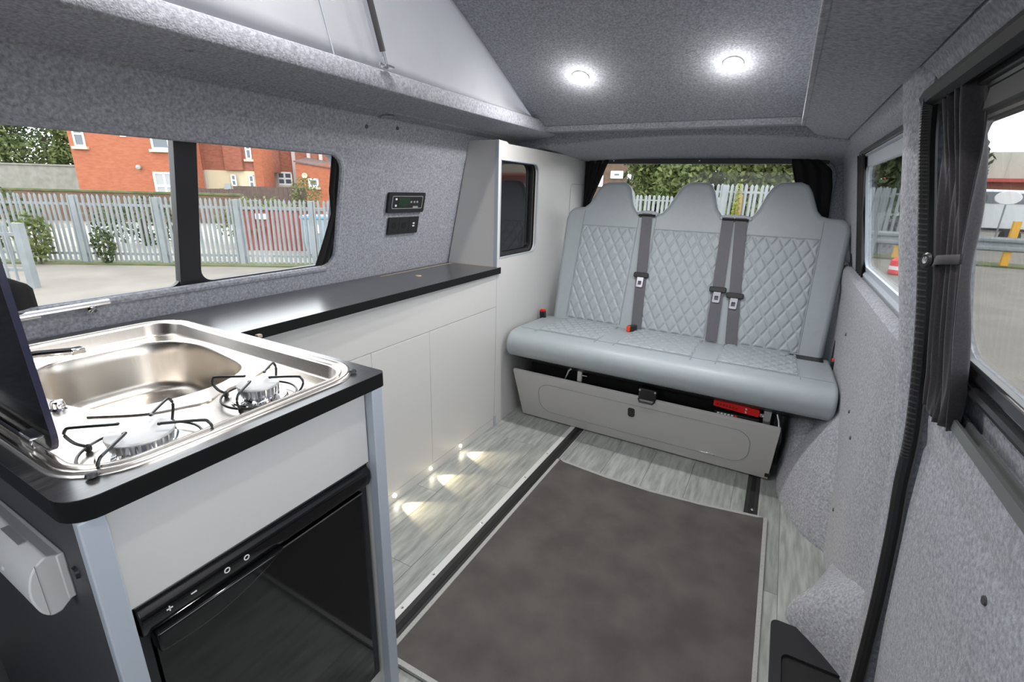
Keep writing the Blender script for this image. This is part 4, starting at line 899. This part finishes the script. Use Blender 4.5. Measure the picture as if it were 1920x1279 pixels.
# rear: palisade, trees, brown house
fence('palisade_fence', (-6.2, 20.0, 0), (1, 0, 0), 4.2, 1.15, .17, (.3, 3.0), 'lower pale palisade fence behind the rear window, left part', w=.11)
fence('palisade_fence', (-2.35, 14.0, 0), (1, 0, 0), 4.4, 1.50, .115, (.86, 3.2), 'taller pale palisade fence behind the rear window, right part', w=.075)
shrub('ivy', (-1.14, 13.9, G), 2.05, .10, 500, .04, 'leaf_yellow', 'yellow green ivy climbing the palisade fence behind the rear window', cat='ivy')
MB().tube([(-1.10, 13.94, G), (-1.08, 13.94, .5), (-1.1, 13.94, 1.25)], .07, 8).build('dead_ivy', 'ivy_brown', label='brown dead creeper on the palisade fence', cat='creeper')
for k, (x, y, h_, r_, mm, lb) in enumerate(((-6.0, 26, 4.6, 1.7, 'leaf', 'leafy tree beside the brown house behind the rear window'), (-3.6, 25, 4.4, 1.9, 'leaf', 'leafy tree between the left and middle headrests'), (-1.3, 24, 4.6, 1.8, 'leaf', 'leafy tree between the middle and right headrests'), (1.0, 25, 4.8, 1.9, 'leaf', 'leafy tree behind the right headrest'), (3.6, 25, 5.6, 2.0, 'leaf_dark', 'dark tree outside the right quarter window'))):
    tree('tree', (x, y, 0), h_, r_, 6500, .15, mm, lb, group='trees behind the rear fence', z0=.2)
tree('tree', (-5.0, 30, 0), 6, 2.8, 5000, .2, 'leaf_dark', 'darker tree further back behind the rear fence', group='trees behind the rear fence', z0=.2)
tree('tree', (.2, 30, 0), 6, 3.2, 5000, .2, 'leaf_dark', 'dark tree further back behind the right headrest', group='trees behind the rear fence', z0=.2)
hb = empty('brown_house', (-11.5, 36, G), 'brown brick house with white windows behind the rear window', 'house')
B(-14.5, -9.3, 36, 42, G, 6).build('wall', 'brick_brown', hb, smooth=0); B(-14.8, -9.0, 35.7, 42.3, 6, 6.3).build('roof', 'roof_tile', hb)
for x0, x1, z0, z1 in ((-11.75, -10.82, 2.2, 2.72), (-10.48, -9.6, 2.17, 2.7), (-12.9, -12.3, 1.6, 2.4)):
    f = MB().slab(rrect(x0, x1, z0, z1, .05), [rrect(x0 + .28, x1 - .28, z0 + .2, z1 - .2, .02)] if x1 - x0 > .8 else [], XZ, 35.92, 36).build('window', 'white_paint', hb); B(x0 + .1, x1 - .1, 35.97, 35.995, z0 + .1, z1 - .1).build('pane', 'pane', f)
B(-9.68, -9.52, 35.8, 36, G, 1.9).build('drainpipe', 'white_paint', hb)
# right side: chain of crash barrier, van, industrial unit
fence('palisade_fence', (1.6, 20.5, 0), (1, .05, 0), 3.6, 1.62, .16, (1.4, 3.4), 'green-grey palisade fence outside the right quarter window', w=.08)
ar = empty('crash_barrier', (6, 19, G), 'galvanised crash barrier with yellow posts across the road', 'barrier')
prof = [(0, -.10), (-.05, -.06), (-.05, 0), (0, .06), (0, .12), (-.05, .18), (-.05, .24), (0, .30), (.012, .30), (-.036, .235), (-.036, .185), (.012, .125), (.012, .055), (-.036, -.005), (-.036, -.055), (.012, -.10)]
MB().extr([(19 + p[0], p[1]) for p in prof], lambda p, t: (t, p[0], p[1]), 2.0, 14).build('beam', 'galvanised', ar)
for x in (3.15, 5.70, 8.2, 10.7): B(x, x + .16, 19.06, 19.2, G, .75 if x > 5 else .2).build('post', 'yellow_paint', ar)
B(1, 16, 18.9, 20, G, G + .05).build('road_verge', 'grass', kind='structure')['label'] = 'grassy verge under the crash barrier'
vn = empty('parked_van', (9.5, 30, G), 'white van parked behind the crash barrier', 'van')
prof = [(4.5, .10), (12.5, .10), (12.6, .6), (12.3, 1.0), (11.2, 1.15), (10.4, 1.9), (5.0, 2.0), (4.5, 1.8)]
MB().extr([(x, z - .12) for x, z in prof], XZ, 30, 31.9).build('body', 'van_white', vn, bevel=.12, seg=3)
B(5.0, 8.3, 29.985, 30.0, 1.22, 1.72).build('side_window', 'pane', vn)
B(8.5, 10.2, 29.985, 30.0, 1.22, 1.66).build('side_window', 'pane', vn)
for x in (6.0, 8.95, 11.2): MB().lathe([(.3, -.1), (.36, -.08), (.36, .1), (.2, .12)], (x, 30.02, -.2 + .02), 20, (0, -1, 0)).build('wheel', 'tyre', vn)
B(4.5, 12.4, 29.97, 30, .05, .16).build('sill_trim', 'tyre', vn)
sg = empty('round_sign', (7.9, 28, G), 'white oval sign board standing in front of the parked van', 'sign')
MB().lathe([(.001, .02), (.33, .02), (.35, 0), (.33, -.02), (.001, -.02)], (0, 0, 0), 28, (0, -1, 0)).build('board', 'white_paint', sg)
bd = [o for o in sg.children][0]
for v_ in bd.data.vertices: v_.co = Vector((v_.co.x * 1.25 + 7.93, v_.co.y + 28, v_.co.z * .78 + 1.46))
MB().tube([(7.93, 28.03, G), (7.93, 28.03, 1.3)], .03, 8).build('post', 'galvanised', sg)
iu = empty('industrial_unit', (20, 46, G), 'cream clad industrial unit with red fascia across the road', 'building')
B(6, 45, 46, 60, G, 4.55).build('wall', 'clad_cream', iu)
B(6, 11.3, 45.9, 46, 2.9, 4.55).build('olive_panel', 'clad_olive', iu)
B(5.8, 45, 45.2, 46, 2.62, 2.85).build('fascia', 'fascia_red', iu)
B(6, 45, 45.85, 46, 1.6, 2.62).build('brick_band', 'brick_red', iu)
for k in range(8): B(9 + k * 4, 11.6 + k * 4, 45.8, 45.86, .9, 1.9).build('window', 'pane', iu)
for k in range(30): B(11.4 + k * 1.1, 11.46 + k * 1.1, 45.95, 46, 2.9, 4.5).build('cladding_rib', 'clad_cream', iu)
rc = empty('red_marker', (2.9, 15, G), 'red and white marker on the ground outside the right quarter window', 'marker')
MB().lathe([(.12, 0), (.16, .05), (.14, .35), (.05, .42)], (2.62, 15, G), 16).build('body', 'red', rc); MB().lathe([(.135, .12), (.155, .13), (.15, .22), (.13, .23)], (2.62, 15, G), 16).build('band', 'white_paint', rc)
